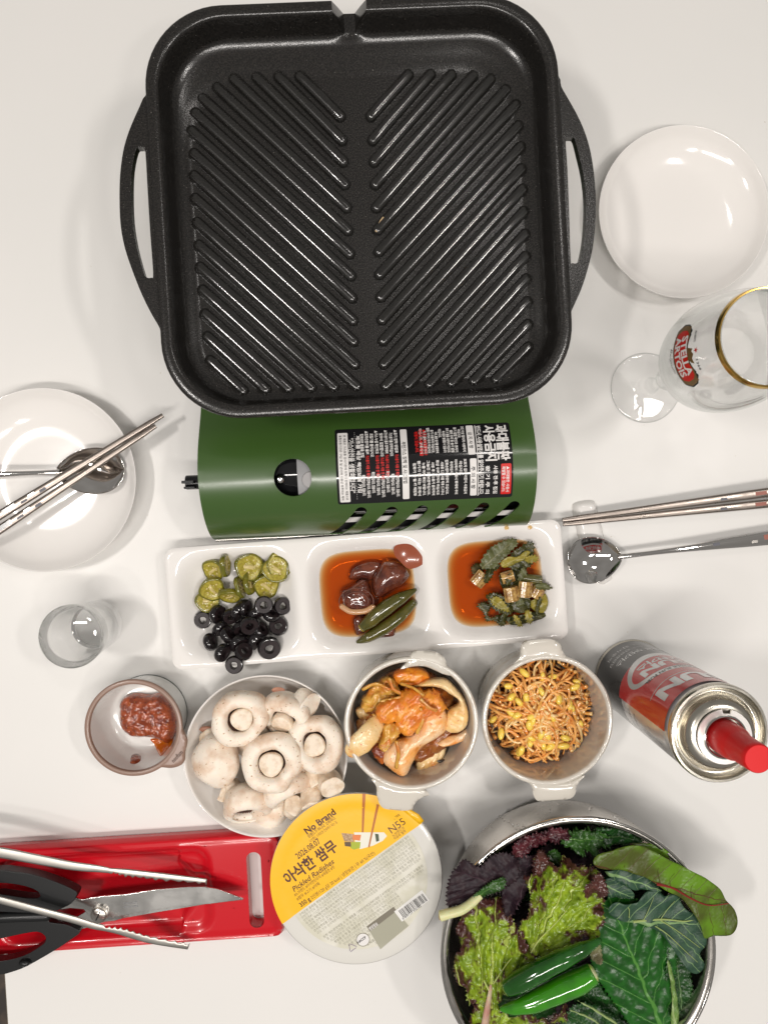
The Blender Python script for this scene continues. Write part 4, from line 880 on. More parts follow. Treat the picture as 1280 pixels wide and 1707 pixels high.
# ================================================================ STONEWARE BOWLS (kimchi, bean sprouts)
def tab(pts, zt, parent, org, mt):
    q = csmooth([P(x, y, zt) for x, y in pts], 4)
    cen = sum(q, V3((0, 0, 0))) / len(q)
    VF = sheet(q, 2.6, lambda x, y, d: (x, y, zt - 1.6 + 1.6 * (1 - (1 - min(1, d / 3.5)) ** 2) ** .5), 0, bstep=1.8)
    n0 = len(VF[0]); cnt = {}
    for f in VF[1]:
        for a_, b_ in ((f[0], f[1]), (f[1], f[2]), (f[2], f[0])): cnt[(a_, b_)] = 1
    B = [V3((cen.x + (v.x - cen.x) * .96, cen.y + (v.y - cen.y) * .96, zt - 7.5)) for v in VF[0]]
    return mk('handle', (VF[0] + B, VF[1] + [tuple(i + n0 for i in reversed(f)) for f in VF[1]] + [(b_, a_, a_ + n0, b_ + n0) for (a_, b_) in cnt if (b_, a_) not in cnt]), mt, parent, org=org, sharp=60)
def stone_bowl(px, py, r, hs, lab):
    c = P(px, py, 60); c.z = 0; t = thing('side_dish_bowl', lab, 'bowl', c, (0, 0, 0), 'stoneware bowls with two tab handles')
    k = r / 55.
    mk('wall', lathe([(x * k, z) for x, z in sprof([(0, 2.2), (30, 2.2), (34, 0), (43, 0), (47.5, 3), (50.6, 10), (52, 26), (53.6, 44), (55, 56), (55, 58.5), (54.2, 59.9), (52.6, 60.2), (51, 59.3), (50.2, 56), (48.6, 42), (47, 24), (45, 12), (40, 7.2), (30, 6.2), (0, 6)], 4)], 96), M_['inner2'], t, sharp=0)
    for h in hs: tab(h, 60.0, t, c, M_['ware2'])
    return t, c
kb_, kc = stone_bowl(686, 1207, 55.3, [[(668, 1116), (677, 1106), (684, 1092), (692, 1086), (708, 1086), (726, 1088), (740, 1096), (746, 1112), (752, 1126), (738, 1124), (710, 1112), (688, 1112)],
    [(620, 1300), (627, 1312), (629, 1331), (636, 1346), (650, 1351), (684, 1352), (692, 1341), (703, 1331), (716, 1326), (700, 1313), (670, 1313), (645, 1306)]], 'stoneware bowl of kimchi between the mushrooms and the bean sprouts')
sb_, sc_ = stone_bowl(913, 1201, 54.4, [[(855, 1110), (867, 1096), (869, 1079), (877, 1070), (898, 1067), (921, 1067), (934, 1074), (939, 1088), (948, 1098), (960, 1107), (940, 1104), (910, 1098), (880, 1102)],
    [(872, 1296), (886, 1312), (890, 1328), (899, 1337), (925, 1336), (950, 1333), (959, 1325), (963, 1309), (975, 1294), (950, 1304), (918, 1307), (890, 1303)]], 'stoneware bowl of seasoned bean sprouts left of the gas canister')
# -- kimchi
def kmat(name, a, b, c, sc=60):
    m = pbr(name, a, .26, spec=.5, coat=.8, coatr=.05, sss=.12, sssr=(1, .45, .2), sscale=.002, col2=b, nscale=sc, ndet=6, nlo=.35, nhi=.62, bscale=420, bstr=.6, bdist=.0008, speck=[(c, 420, .66, .05), ((.62, .17, .02), 70, .56, .16)])
    return m
K1 = kmat('kimchi_white_stem', (.88, .66, .42), (.84, .36, .07), (.52, .08, .008), 42); K2 = kmat('kimchi_leaf', (.82, .33, .03), (.64, .15, .010), (.36, .04, .006), 90)
K3 = kmat('kimchi_yellow_leaf', (.70, .42, .08), (.52, .20, .02), (.3, .05, .01), 120); K4 = kmat('kimchi_deep_red', (.24, .040, .006), (.14, .020, .005), (.4, .12, .03), 90); K6 = kmat('kimchi_base', (.36, .14, .03), (.22, .05, .008), (.16, .02, .005), 80); K5 = kmat('kimchi_pale_rib', (.84, .66, .38), (.78, .48, .16), (.55, .13, .02), 40)
def kpiece(pts, rad, sq, mt, lab, nz=1.2, nf=.14, n=26, seed=0, fr=0):
    ps = [P(*p) for p in pts]; c = ps[0].copy(); c.z = 8
    sp = smooth_prof([tuple(p) for p in ps], 10); m = len(sp); rr = [float(np.interp(i / (m - 1), np.linspace(0, 1, len(rad)), rad)) for i in range(m)]
    VF = capsule_tube(sp, rr, n, sq=sq, up=(0, 0, 1))
    V = []
    cen = sp[m // 2]
    for v in VF[0]:
        q = v * nf + V3((seed, 0, seed)); w_ = nz * (noise.noise(q) + .6 * abs(noise.noise(q * 2.6)) + .3 * abs(noise.noise(q * 5.5)))
        V.append(v + V3((.6 * noise.noise(q + V3((9, 0, 0))) * nz, .6 * noise.noise(q + V3((0, 9, 0))) * nz, w_)))
    tag(mk('kimchi_piece', (V, VF[1]), mt, None, c, sharp=0), lab, 'kimchi', 'kimchi cabbage pieces in the bowl')
def kleaf(pts, z, mt, lab, dome=7, Rd=9, amp=2.4, ang=0, st=(.05, .22), slope=(0, 0), seed=0, th=1.4, step=1.25, jag=0):
    o = csmooth([P(x, y, z) for x, y in pts], 4); cc = sum(o, V3((0, 0, 0))) / len(o); ca, sa = cos(ang), sin(ang)
    if jag: o = [p + V3((noise.noise(p * .5 + V3((seed, 0, 0))), noise.noise(p * .5 + V3((0, seed, 0))), 0)) * jag for p in o]
    def f(x, y, d):
        u, v = (x - cc.x) * ca + (y - cc.y) * sa, -(x - cc.x) * sa + (y - cc.y) * ca
        wx = 5 * noise.noise(V3((x * .07, y * .07, seed + 3)))
        a = 1 - 2.4 * abs(noise.noise(V3((u * st[0], (v + wx) * st[1], seed)))) + 1.2 * noise.noise(V3((x * .06, y * .06, seed + 8))); b_ = 1 - 2.2 * abs(noise.noise(V3((u * st[0] * 2.6, (v + wx) * st[1] * 2.4, seed + 5))))
        k = (1 - (1 - min(1, d / Rd)) ** 2) ** .5
        return (x, y, z - dome + dome * k + amp * (a + .45 * b_) * (.35 + .65 * k) + slope[0] * (x - cc.x) + slope[1] * (y - cc.y))
    cc.z = z
    tag(mk('kimchi_piece', sheet(o, step, f, th, bstep=1.3), mt, None, cc, sharp=0), lab, 'kimchi', 'kimchi cabbage pieces in the bowl')
kleaf([(612, 1160), (640, 1130), (690, 1118), (740, 1138), (772, 1180), (768, 1226), (736, 1262), (700, 1280), (650, 1270), (614, 1240), (600, 1200)], 40, K6, 'dark orange crumpled kimchi forming the bottom of the heap', 16, 22, 4, .6, (.07, .16), seed=31, step=1.8)
kleaf([(693, 1286), (710, 1291), (731, 1282), (742, 1265), (746, 1244), (728, 1238), (707, 1246), (696, 1266)], 34, K5, 'pale ribbed kimchi piece low at the right of the heap', 7, 8, 1.6, 1.1, (.03, .42), seed=3)
kleaf([(655, 1124), (670, 1115), (700, 1114), (716, 1124), (718, 1136), (700, 1146), (672, 1146), (658, 1138)], 45, K2, 'dark red rolled kimchi piece at the top edge of the heap', 6, 7, 2.2, -.1, (.05, .25), seed=5)
kleaf([(600, 1176), (608, 1158), (624, 1142), (646, 1128), (664, 1140), (668, 1160), (648, 1174), (630, 1184), (610, 1190)], 42, K3, 'yellowish crumpled kimchi leaf at upper left', 6, 6, 3.4, .8, (.12, .2), seed=7, jag=2)
kleaf([(592, 1186), (602, 1178), (618, 1176), (628, 1186), (618, 1198), (600, 1202)], 38, K5, 'small pale kimchi piece at the far left', 4, 5, 1.2, .3, (.06, .2), seed=8)
kleaf([(594, 1204), (608, 1196), (624, 1200), (626, 1214), (608, 1224), (596, 1220)], 36, K1, 'pale orange kimchi piece below the small one at the far left', 4, 5, 1.6, .4, (.06, .25), seed=9)
kpiece([(590, 1249, 57), (602, 1238, 58), (618, 1220, 57), (630, 1202, 51)], [7.5, 9.5, 9, 6], .5, K5, 'pale kimchi rib hanging over the left bowl rim', .8, .12, seed=9)
kleaf([(690, 1147), (710, 1136), (731, 1132), (748, 1136), (767, 1156), (778, 1172), (783, 1193), (779, 1214), (762, 1225), (742, 1220), (742, 1196), (750, 1184), (762, 1177), (764, 1170), (752, 1162), (734, 1150), (712, 1148)], 53, K5, 'long pale cabbage stem arching along the right rim', 7, 6, 1.0, -.9, (.03, .14), seed=11)
kleaf([(728, 1240), (745, 1229), (762, 1226), (779, 1216), (781, 1228), (770, 1240), (754, 1247), (736, 1247)], 44, K1, 'orange kimchi piece under the arching stem', 6, 6, 1.8, .3, (.06, .25), seed=12)
kleaf([(706, 1196), (722, 1185), (742, 1184), (747, 1204), (745, 1221), (728, 1235), (710, 1246), (700, 1256), (690, 1276), (680, 1298), (668, 1301), (655, 1293), (637, 1276), (638, 1258), (652, 1241), (669, 1234), (688, 1226), (699, 1212)], 54, K1, 'broad glossy white kimchi stem across the middle', 9, 11, 1.5, .95, (.02, .12), seed=14, slope=(.06, .05))
kleaf([(666, 1162), (673, 1153), (690, 1149), (711, 1154), (728, 1152), (740, 1165), (746, 1186), (730, 1195), (714, 1199), (702, 1219), (684, 1232), (668, 1226), (656, 1210), (640, 1212), (627, 1201), (625, 1183), (637, 1173), (654, 1167)], 58, K2, 'crumpled orange kimchi leaf on top of the heap', 8, 8, 2.6, .8, (.05, .26), seed=17, jag=2.5)
kleaf([(631, 1241), (638, 1213), (654, 1204), (669, 1213), (668, 1228), (655, 1241), (643, 1256), (630, 1250)], 56, K3, 'wrinkled orange kimchi leaf at the lower left of the stem', 6, 7, 2.8, 1.1, (.08, .3), seed=25, jag=1.5)
kleaf([(617, 1246), (630, 1236), (642, 1248), (646, 1268), (636, 1277), (624, 1266)], 48, K4, 'red kimchi piece beside the lower end of the stem', 5, 6, 1.8, .8, (.08, .25), seed=27)
KS = ['thin orange strip at the top right of the crumpled leaf', 'thin strip lying down the front of the white stem', 'thin strip across the yellowish leaf at upper left', 'thin strip between the dark roll and the crumpled leaf', 'thin strip down the left side of the crumpled leaf', 'thin strip along the top of the crumpled leaf', 'short strip just below the dark red roll', 'outermost strip down the left side of the heap', 'thin strip along the right side of the crumpled leaf']
for i, q in enumerate([[(700, 1165, 64), (716, 1180, 64), (728, 1184, 63)], [(660, 1235, 60), (664, 1256, 59), (660, 1280, 54)], [(604, 1150, 46), (626, 1140, 48), (650, 1150, 50)], [(668, 1140, 50), (690, 1148, 57), (706, 1160, 62)], [(622, 1190, 50), (628, 1210, 50), (634, 1232, 49)], [(634, 1170, 50), (655, 1166, 53), (676, 1160, 55)], [(648, 1130, 49), (655, 1148, 50), (668, 1156, 52)], [(618, 1196, 49), (622, 1215, 48), (630, 1238, 46)], [(700, 1180, 60), (704, 1200, 59), (694, 1222, 56)]]):
    ps = smooth_prof([tuple(P(*p)) for p in q], 5); tag(mk('kimchi_strip', tube(ps, [1.2] * len(ps), 8, 1.6, nz=.6, nf=.3, seed=i), K3, None, ps[0], sharp=0), KS[i], 'kimchi', 'thin kimchi strips')
tag(mk('kimchi_piece', blob(P(737, 1269, 36), (4.6, 1.6, 1.2), .2, 1, 2), pbr('dark_leaf_scrap', (.03, .02, .01), .3), None, P(737, 1269, 36)), 'small dark scrap on the pale ribbed kimchi piece', 'kimchi', 'kimchi cabbage pieces in the bowl')
# -- bean sprouts
M_['sprout'] = pbr('seasoned_sprout', (.88, .47, .14), .2, spec=.6, coat=.6, coatr=.06, sss=.1, sssr=(1, .5, .2), sscale=.002, col2=(.66, .20, .025), nscale=70, ndet=4, nlo=.42, nhi=.68, speck=[((.42, .05, .01), 520, .68, .05)])
M_['sprout2'] = pbr('pale_sprout', (.84, .62, .30), .2, spec=.6, coat=.6, coatr=.06, sss=.3, sssr=(1, .5, .2), sscale=.002, col2=(.74, .36, .07), nscale=90)
M_['bean'] = pbr('yellow_bean_head', (.86, .62, .10), .2, spec=.6, coat=.6, coatr=.06, sss=.25, sssr=(1, .6, .1), sscale=.002, col2=(.66, .34, .03), nscale=90, nlo=.5, nhi=.75)
rs = random.Random(11); cb = P(901, 1186, 40); pastec = None
tag(mk('seasoning_paste', sheet([(cb.x + (36 + 3 * sin(3 * a)) * cos(a), cb.y + (36 + 3 * sin(4 * a)) * sin(a)) for a in [2 * pi * i / 40 for i in range(40)]], 4, lambda x, y, d: (x, y, 8 + 22 * min(1, d / 26) ** .6 + 1.5 * noise.noise(V3((x * .2, y * .2, 4)))), 2), K4, None, V3((cb.x, cb.y, 8)), sharp=0), 'dark red chili paste between the bean sprouts', 'chili paste')
heads = [(842, 1142), (876, 1126), (874, 1158), (899, 1148), (930, 1160), (926, 1127), (965, 1134), (903, 1122), (848, 1165), (868, 1174), (826, 1196), (846, 1186), (858, 1196), (834, 1217), (880, 1196), (889, 1197), (923, 1202), (948, 1180), (955, 1186), (900, 1220), (915, 1232), (922, 1240), (936, 1230), (943, 1240), (907, 1248), (870, 1246), (884, 1243), (862, 1256), (967, 1212), (961, 1142), (884, 1214), (890, 1233)]
PB = []
for k in range(2): PB.append(blob((0, 0, 0), (3.6 + .5 * k, 2.3, 2.1), .1, .9, 2, k))
bm0 = [mk('bean_head', b_, M_['bean'], None) for b_ in PB]; 
for b_ in bm0: COL.objects.unlink(b_)
def sprout(hx, hy, hz, a0, lab, i, withhead=True, pale=False):
    L = rs.uniform(30, 58); p = V3((0, 0, 0)); a = a0; pts = [V3(p)]; k = rs.choice((-1, 1)) * rs.uniform(.01, .085); kk = rs.uniform(-.004, .004)
    base = P(hx, hy, hz)
    for s_ in range(9):
        p = p + V3((cos(a), sin(a), 0)) * L / 9; a += k * L / 9 + kk * s_ * L / 3
        w_ = base + p; dx, dy = w_.x - cb.x - 1, w_.y - cb.y + 0; d = hypot(dx, dy)
        if d > 46: a = atan2(-dy, -dx) + rs.uniform(-1.0, 1.0); p = p - V3((dx, dy, 0)) * ((d - 46) / d)
        d = min(d, 46); top = 50 - 16 * (d / 43) ** 2.4
        pts.append(V3((p.x, p.y, min(max(top - (47 - hz) * .75, 9), hz + 4) - hz + rs.uniform(-2.2, 2.4))))
    t = thing('bean_sprout', lab, 'bean sprout', base, (0, 0, 0), 'seasoned bean sprouts')
    sp = smooth_prof([tuple(q) for q in pts], 3); n = len(sp); r0 = rs.uniform(1.15, 1.75)
    mk('stem', tube(sp, [r0 * (1 - .45 * j / n) for j in range(n)], 7), M_['sprout2'] if pale else M_['sprout'], t, sharp=0)
    if withhead:
        h = bm0[i % 2].copy(); COL.objects.link(h); h.parent = t; h.rotation_euler = (rs.uniform(-.5, .5), rs.uniform(-.4, .4), a0 + pi + rs.uniform(-.5, .5)); h.location = (-cos(a0) * .0028, -sin(a0) * .0028, .0006)
        s_ = rs.uniform(1.0, 1.4); h.scale = (s_, s_, s_)
def dtop(px, py):
    q = P(px, py, 44); return 52 - 15 * min(1, hypot(q.x - cb.x, q.y - cb.y) / 43) ** 2.4
for i, (x, y) in enumerate(heads): sprout(x, y, dtop(x, y) + 1, rs.uniform(0, 6.28), 'bean sprout with a yellow head showing on top of the heap', i, True, i % 3 == 0)
for i in range(215):
    q = 46 * rs.random() ** .52; a = rs.uniform(0, 6.28); x, y = cb.x + q * cos(a), cb.y + q * sin(a)
    zz = (52 - 15 * (q / 43) ** 2.4) - rs.choice((0, 0, 1, 2, 4, 7, 11)); zz = max(10, zz)
    # photo pixel of this point is only needed by sprout(), so turn it back
    px = 610 + x * FOC / (CAMH - zz); py = 840 - y * FOC / (CAMH - zz)
    sprout(px, py, zz, a + pi + rs.uniform(-1.6, 1.6), 'thin bean sprout stem tangled in the heap', i, False, rs.random() < .35)
# ================================================================ SAUCE CUP
c = P(223, 1213, 42); c.z = 0
cup = thing('sauce_cup', 'small round dipping cup with brown rim and pouring lip holding red paste', 'sauce cup', c)
M_['cupw'] = pbr('cup_glaze', (.74, .735, .71), .16, coat=.5, coatr=.05); M_['cupb'] = pbr('brown_rim_glaze', (.26, .165, .125), .32, coat=.2, coatr=.2)
mk('wall', lathe(sprof([(0, 1.5), (27, 1.5), (30, 0), (33.5, 0), (34.6, 1.6), (35.2, 8), (37.5, 26), (39.6, 40.5)], 4) + sprof([(36.4, 41), (35.6, 34), (34, 18), (32.2, 9), (29, 5.6), (22, 4.6), (0, 4.4)], 4), 96), M_['cupw'], cup, sharp=0)
mk('foot_line', lathe([(33.6, -.0), (34.9, .4), (35.0, 1.8), (34.4, 1.8)], 80), pbr('dark_foot_line', (.10, .12, .11), .4), cup)
mk('rim', lathe(sprof([(39.2, 36.5), (40.3, 39), (40.7, 41.4), (40.2, 42.6), (38.4, 43), (36.9, 42.6), (36.4, 41.2), (36.2, 38.4)], 4), 96), M_['cupb'], cup, sharp=0)
q = csmooth([P(x, y, 43) for x, y in ((296, 1187), (303, 1215), (311, 1236), (307.5, 1256), (306.5, 1270), (300, 1277), (286, 1281), (270, 1280), (254, 1280), (272, 1268), (286, 1250), (293, 1228))], 4)
lip = sheet(q, 2, lambda x, y, d: (x, y, 41.8 + 1.0 * (1 - (1 - min(1, d / 1.6)) ** 2) ** .5), 0, bstep=1.2); n0 = len(lip[0]); cnt = {}
for f in lip[1]:
    for a_, b_ in ((f[0], f[1]), (f[1], f[2]), (f[2], f[0])): cnt[(a_, b_)] = 1
mk('pouring_lip', (lip[0] + [V3((v.x, v.y, 38.5)) for v in lip[0]], lip[1] + [tuple(i + n0 for i in reversed(f)) for f in lip[1]] + [(b_, a_, a_ + n0, b_ + n0) for (a_, b_) in cnt if (b_, a_) not in cnt]), M_['cupb'], cup, org=c, sharp=60)
VF = text('neoflam', 5.2, .01, 'CENTER'); m = max(p.x for p in VF[0]) * 2; a_ = R(47); cc = P(296, 1261.5, 43)
mk('lettering', ([V3((cc.x + (p.x * 11.5 / m) * cos(a_) - (p.y - 1.3) * sin(a_), cc.y + (p.x * 11.5 / m) * sin(a_) + (p.y - 1.3) * cos(a_), 42.95)) for p in VF[0]], VF[1]), pbr('dark_brown_print', (.06, .025, .012), .5), cup, org=c, recalc=False, smooth=False)
M_['ssam'] = pbr('ssamjang', (.33, .060, .012), .2, spec=.6, coat=.7, coatr=.08, col2=(.17, .026, .006), nscale=180, bscale=420, bstr=.5, bdist=.0010, speck=[((.46, .14, .02), 360, .66, .04), ((.10, .012, .004), 260, .64, .05)])
o = csmooth([P(x, y, 20) for x, y in ((192, 1190), (193, 1176), (204, 1165), (222, 1162), (240, 1164), (262, 1162), (276, 1172), (286, 1188), (291, 1210), (287, 1232), (276, 1246), (258, 1238), (240, 1236), (222, 1236), (208, 1232), (194, 1216))], 4)
sp_c = P(235, 1200, 8)
def ssf(x, y, d):
    t_ = (1 - (1 - min(1, d / 9)) ** 2) ** .5
    return (x, y, 5.5 + 14 * t_ * (.75 + .3 * ss(-30, 30, x - sp_c.x)) + t_ * (1.9 * noise.fractal(V3((x * .22, y * .22, 1)), 1, 2, 3) + 1.2 * abs(noise.noise(V3((x * .7, y * .7, 5))))))
VF = sheet(o, 1.1, ssf, 0, bstep=1.1)
tag(mk('ssamjang_paste', VF, M_['ssam'], None, V3((sp_c.x, sp_c.y, 5)), sharp=0), 'chunky dark red soybean paste heaped in the brown-rimmed cup', 'sauce')
M_['oil'] = pbr('orange_chili_oil', (.62, .16, .008), .12, coat=.6, sss=.2, sscale=.002, col2=(.50, .09, .006), nscale=120)
CI = [(4.5, 27), (5.6, 29), (9, 32.2), (18, 34), (34, 35.6), (41, 36.4)]
def on_cup(px, py, lift):                       # where the line of sight meets the inside of the cup
    z = 4.6
    while z < 40:
        p = P(px, py, z); q = V3((p.x - cup_c.x, p.y - cup_c.y, 0)); wr = float(np.interp(z, [a for a, _ in CI], [b for _, b in CI]))
        if q.length <= wr - .3: break
        z += .25
    q = V3((p.x - cup_c.x, p.y - cup_c.y, z)); n = V3((-q.x, -q.y, 0)).normalized() if z > 5 else V3((0, 0, 1))
    return V3((p.x, p.y, z)) + (n * .8 + V3((0, 0, .6))) * lift
cup_c = c.copy()
def puddle(name, pts, h, mt, lab):
    o = csmooth([V3((x, y, 0)) for x, y in pts], 4); cc = on_cup(sum(x for x, _ in pts) / len(pts), sum(y for _, y in pts) / len(pts), 0)
    tag(mk(name, sheet(o, 2.2, lambda x, y, d: on_cup(x, y, -.25 + h * (1 - (1 - min(1, d / 4.5)) ** 2) ** .5), 0, bstep=2), mt, None, cc, sharp=0), lab, 'sauce')
puddle('chili_oil', ((250, 1232), (262, 1230), (280, 1228), (290, 1220), (287, 1238), (278, 1250), (268, 1260), (262, 1252), (258, 1242)), 1.3, M_['oil'], 'orange oil seeping from the red paste down the cup wall')
puddle('sauce_drop', ((218, 1268), (220, 1259), (228, 1256), (235, 1260), (234, 1268), (226, 1273), (218, 1272)), 1.6, M_['ssam'], 'separate small red drop of sauce below the paste')

# ================================================================ MUSHROOM DISH AND MUSHROOMS
mc = P(443, 1261, 36); mc.z = 0
tag(mk('mushroom_dish', lathe(sprof([(0, 4), (30, 4), (44, 6.5), (56, 15), (64, 26), (67.5, 34.5)], 6) + [(68.2, 36), (69.1, 36.3), (69.6, 35.6), (69.4, 34.4)] + sprof([(66, 25), (58, 13), (46, 3), (34, 2.4), (33.6, 0), (31, 0), (30.4, 2.2), (0, 2.2)], 4), 96), M_['ware'], None, None, sharp=60), 'white round bowl full of button mushrooms', 'bowl').location = mc * .001
M_['cap'] = pbr('mushroom_cap', (.86, .77, .66), .55, spec=.35, sss=.35, sssr=(1, .7, .5), sscale=.004, col2=(.64, .44, .30), nscale=60, ndet=7, nlo=.46, nhi=.74, bscale=300, bstr=.25, bdist=.0005, speck=[((.42, .25, .13), 380, .66, .05), ((.28, .16, .09), 900, .73, .04)])
M_['stem'] = pbr('mushroom_stem', (.84, .73, .60), .5, spec=.35, sss=.35, sssr=(1, .7, .5), sscale=.004, col2=(.66, .52, .38), nscale=120, bscale=500, bstr=.2, bdist=.0004)
M_['gill'] = pbr('mushroom_gills', (.20, .115, .085), .6, col2=(.10, .055, .04), nscale=500, sss=.1, sscale=.002)
def mush(px, py, z, rot, Rr, lab, ro=10, rs_=8.6, sh=11, seed=0, gap=0, flat=1):
    t = thing('mushroom', lab, 'mushroom', P(px, py, z), rot, 'button mushrooms in the white bowl')
    k = Rr / 24.; wb = lambda a, r, z_: .035 * sin(2 * a + seed) + .03 * sin(3 * a + seed * 2) + (.10 * noise.noise(V3((cos(a) * 1.6 + seed, sin(a) * 1.6, z_ * .06))))
    prof_ = [(0, -16 * flat), (7, -15.6 * flat), (13, -13.6 * flat), (19, -8.5 * flat), (23, -1.5), (24, 4), (22.4, 9.4), (18.5, 12.6), (14.5, 12.8), (11.6, 10.8), (10.2, 8.2), (10.2, 5)]
    prof_ = [(r * k if r > 11.7 or z_ < 5 else ro * (r / 10.2), z_ * k) for r, z_ in prof_]
    mk('cap', lathe(sprof(prof_, 4), 64, wb), M_['cap'], t, sharp=0)
    V = []; F = []; n = 96
    for j in range(n):
        a = 2 * pi * j / n; 
        for r_, zz in ((ro * 1.12, 6.5 * k), (ro * .98, 5.2 * k + (.9 if j % 2 else -.7)), (rs_ * .86, 3.6 * k + (.9 if j % 2 else -.7)), (rs_ * .5, 2.5 * k)): V.append(V3((r_ * cos(a), r_ * sin(a), zz)))
    for j in range(n):
        q = (j + 1) % n
        for i in range(3): F.append((j * 4 + i, q * 4 + i, q * 4 + i + 1, j * 4 + i + 1))
    mk('gills', (V, F), M_['gill'], t, sharp=20)
    if sh: mk('stem', xf(lathe(sprof([(rs_ * .8, 1), (rs_ * .92, 5), (rs_, 8), (rs_ * .98, sh - 1.4), (rs_ * .86, sh - .2), (rs_ * .5, sh + .2), (0, sh + .1)], 4), 40, lambda a, r, z_: .04 * sin(3 * a + seed)), trs((.8 * sin(seed) * gap, .8 * cos(seed) * gap, 0))), M_['stem'], t, sharp=0)
    return t
mush(455, 1269, 44, (-.10, .02, .4), 25.5, 'large central mushroom, dark gill ring round its pale stem', 11.2, 9.9, 12.5, 1)
mush(401, 1195, 41, (.14, .06, 1), 24.0, 'mushroom at the upper left with torn cap beside its stem', 10.4, 9.2, 12, 2, 2)
mush(530, 1239, 41, (-.30, -.22, .2), 24.5, 'mushroom at the right edge with its stem set left of centre', 10.4, 9.2, 12, 3, 1.5)
mush(478, 1187, 33, (.50, -.35, .2), 22, 'mushroom at the top, half hidden behind the centre one', 9.8, 9.0, 14, 4, 2)
mush(360, 1266, 34, (2.55, -.50, .6), 22.5, 'mushroom at the far left turned with its smooth cap up', 10, 8, 10, 5, 0, 1.25)
mush(412, 1337, 32, (.62, -.62, .9), 22, 'tilted mushroom at the bottom showing dark gills and no stem', 12, 8, 0, 6)
mush(478, 1310, 30, (.9, .75, 0), 22, 'mushroom under the lower right of the centre one', 9, 8, 8, 7)
mush(452, 1347, 22, (2.9, .2, 0), 17, 'mushroom cap under the tilted one at the bottom', 9, 8, 4, 8)
mush(425, 1225, 20, (3.0, .1, 0), 20, 'mushroom deep in the heap left of the centre one', 9, 8, 4, 9)
mush(505, 1280, 20, (2.9, .3, 0), 20, 'mushroom deep in the heap right of the centre one', 9, 8, 4, 10)
def chunk(px, py, z, r, rot, lab, seed, mt='stem'):
    t = thing('mushroom_piece', lab, 'mushroom', P(px, py, z), rot, 'broken mushroom stems and pieces')
    mk('stem', lathe(sprof([(0, -r[2]), (r[0] * .8, -r[2] * .95), (r[0], -r[2] * .3), (r[0] * .92, r[2] * .6), (r[0] * .96, r[2] * .93), (r[0] * .8, r[2]), (0, r[2])], 4), 36, lambda a, rr_, z_: .07 * sin(2 * a + seed) + .04 * sin(5 * a + seed)), M_[mt], t, sharp=0)
chunk(507, 1171, 36, (11.5, 10, 8), (.5, .75, .4), 'large stem piece at the top right under the bowl rim', 1, 'cap')
chunk(549, 1303, 37, (10.2, 10, 10), (.25, .3, .2), 'round-ended stem piece at the right by the yellow pack', 2)
chunk(521, 1331, 35, (9.2, 9, 9), (.5, -.5, .9), 'stem piece between the yellow pack and the right mushroom', 3)
chunk(489, 1347, 32, (8.8, 8, 8), (-.6, .4, .2), 'lowest stem piece beside the yellow pack edge', 4)
chunk(524, 1293, 32, (7.5, 8, 9), (1.0, .5, .2), 'small stem piece just under the right mushroom', 5)
chunk(352, 1236, 26, (9, 8, 9), (.8, .4, .2), 'stem piece above the smooth-capped left mushroom', 6)
chunk(376, 1316, 30, (3.6, 3, 10), (1.3, .1, -.4), 'thin torn stem splinter below the smooth-capped mushroom', 7)
chunk(388, 1318, 28, (7.2, 7, 9), (1.2, .3, .3), 'torn stem piece at the lower left of the heap', 8)
for x, y, c_, lab in ((438, 1150, (.62, .30, .20), 'pink mushroom skin scrap on the top rim'), (343, 1215, (.30, .14, .09), 'brown mushroom scrap at the left of the bowl')):
    z_ = 34 if y < 1200 else 25
    tag(mk('mushroom_scrap', blob((0, 0, 0), (5.5, 2.6, 1.4), .2, 1, 2, x), pbr('mushroom_scrap', c_, .5), None), lab, 'mushroom scrap').location = P(x + (26 if y < 1200 else 0), y, z_) * .001

# ================================================================ PICKLED RADISH PACK
rc_ = P(594.5, 1466, 47); rc_.z = 0
rp = thing('radish_pack', 'round plastic tub of pickled radish with yellow and clear printed film lid', 'food pack', rc_)
M_['tub'] = pbr('translucent_tub', (.80, .79, .76), .22, trans=.25, ior=1.4, sss=.3, sssr=(1, 1, 1), sscale=.006)
M_['film'] = pbr('lid_film', (.66, .645, .60), .20, coat=.4, coatr=.08, bscale=60, bstr=.12, bdist=.0015)
M_['yel'] = pbr('yellow_film_print', (.86, .47, .004), .34, coat=.35, coatr=.12, bscale=60, bstr=.12, bdist=.0015)
M_['filmp'] = pbr('clear_printed_window', (.62, .60, .49), .22, coat=.4, coatr=.08, col2=(.72, .70, .62), nscale=50, bscale=80, bstr=.2, bdist=.0015)
M_['brp'] = pbr('brown_print', (.085, .022, .010), .4); M_['gyp'] = pbr('grey_green_print', (.23, .215, .155), .4); M_['gyl'] = pbr('grey_light_print', (.34, .325, .26), .4)
mk('tub', lathe(sprof([(0, 12), (40, 12), (44, 8), (50, 8), (54, 12), (60, 30), (64, 40), (66, 43.4), (71.6, 43.8), (72.4, 44.4), (72.3, 45.4), (71.6, 45.9)], 4) + [(66, 46), (64, 43.2), (40, 43), (0, 43)], 96, None), M_['tub'], rp, sharp=0)
mk('film_lid', lathe([(0, 46.3), (40, 46.3), (60, 46.25), (63, 46.6), (66, 46.9), (71.2, 46.7), (72.2, 46.2), (72.0, 45.9)], 96), M_['film'], rp, sharp=0)
ra = R(35.6)                                                # the print runs up to the right
def rl(px, py):                                             # photo pixel -> lid coordinates along / across the print
    p = P(px, py, 47) - rc_; return V3((p.x * cos(ra) + p.y * sin(ra), -p.x * sin(ra) + p.y * cos(ra), 0))
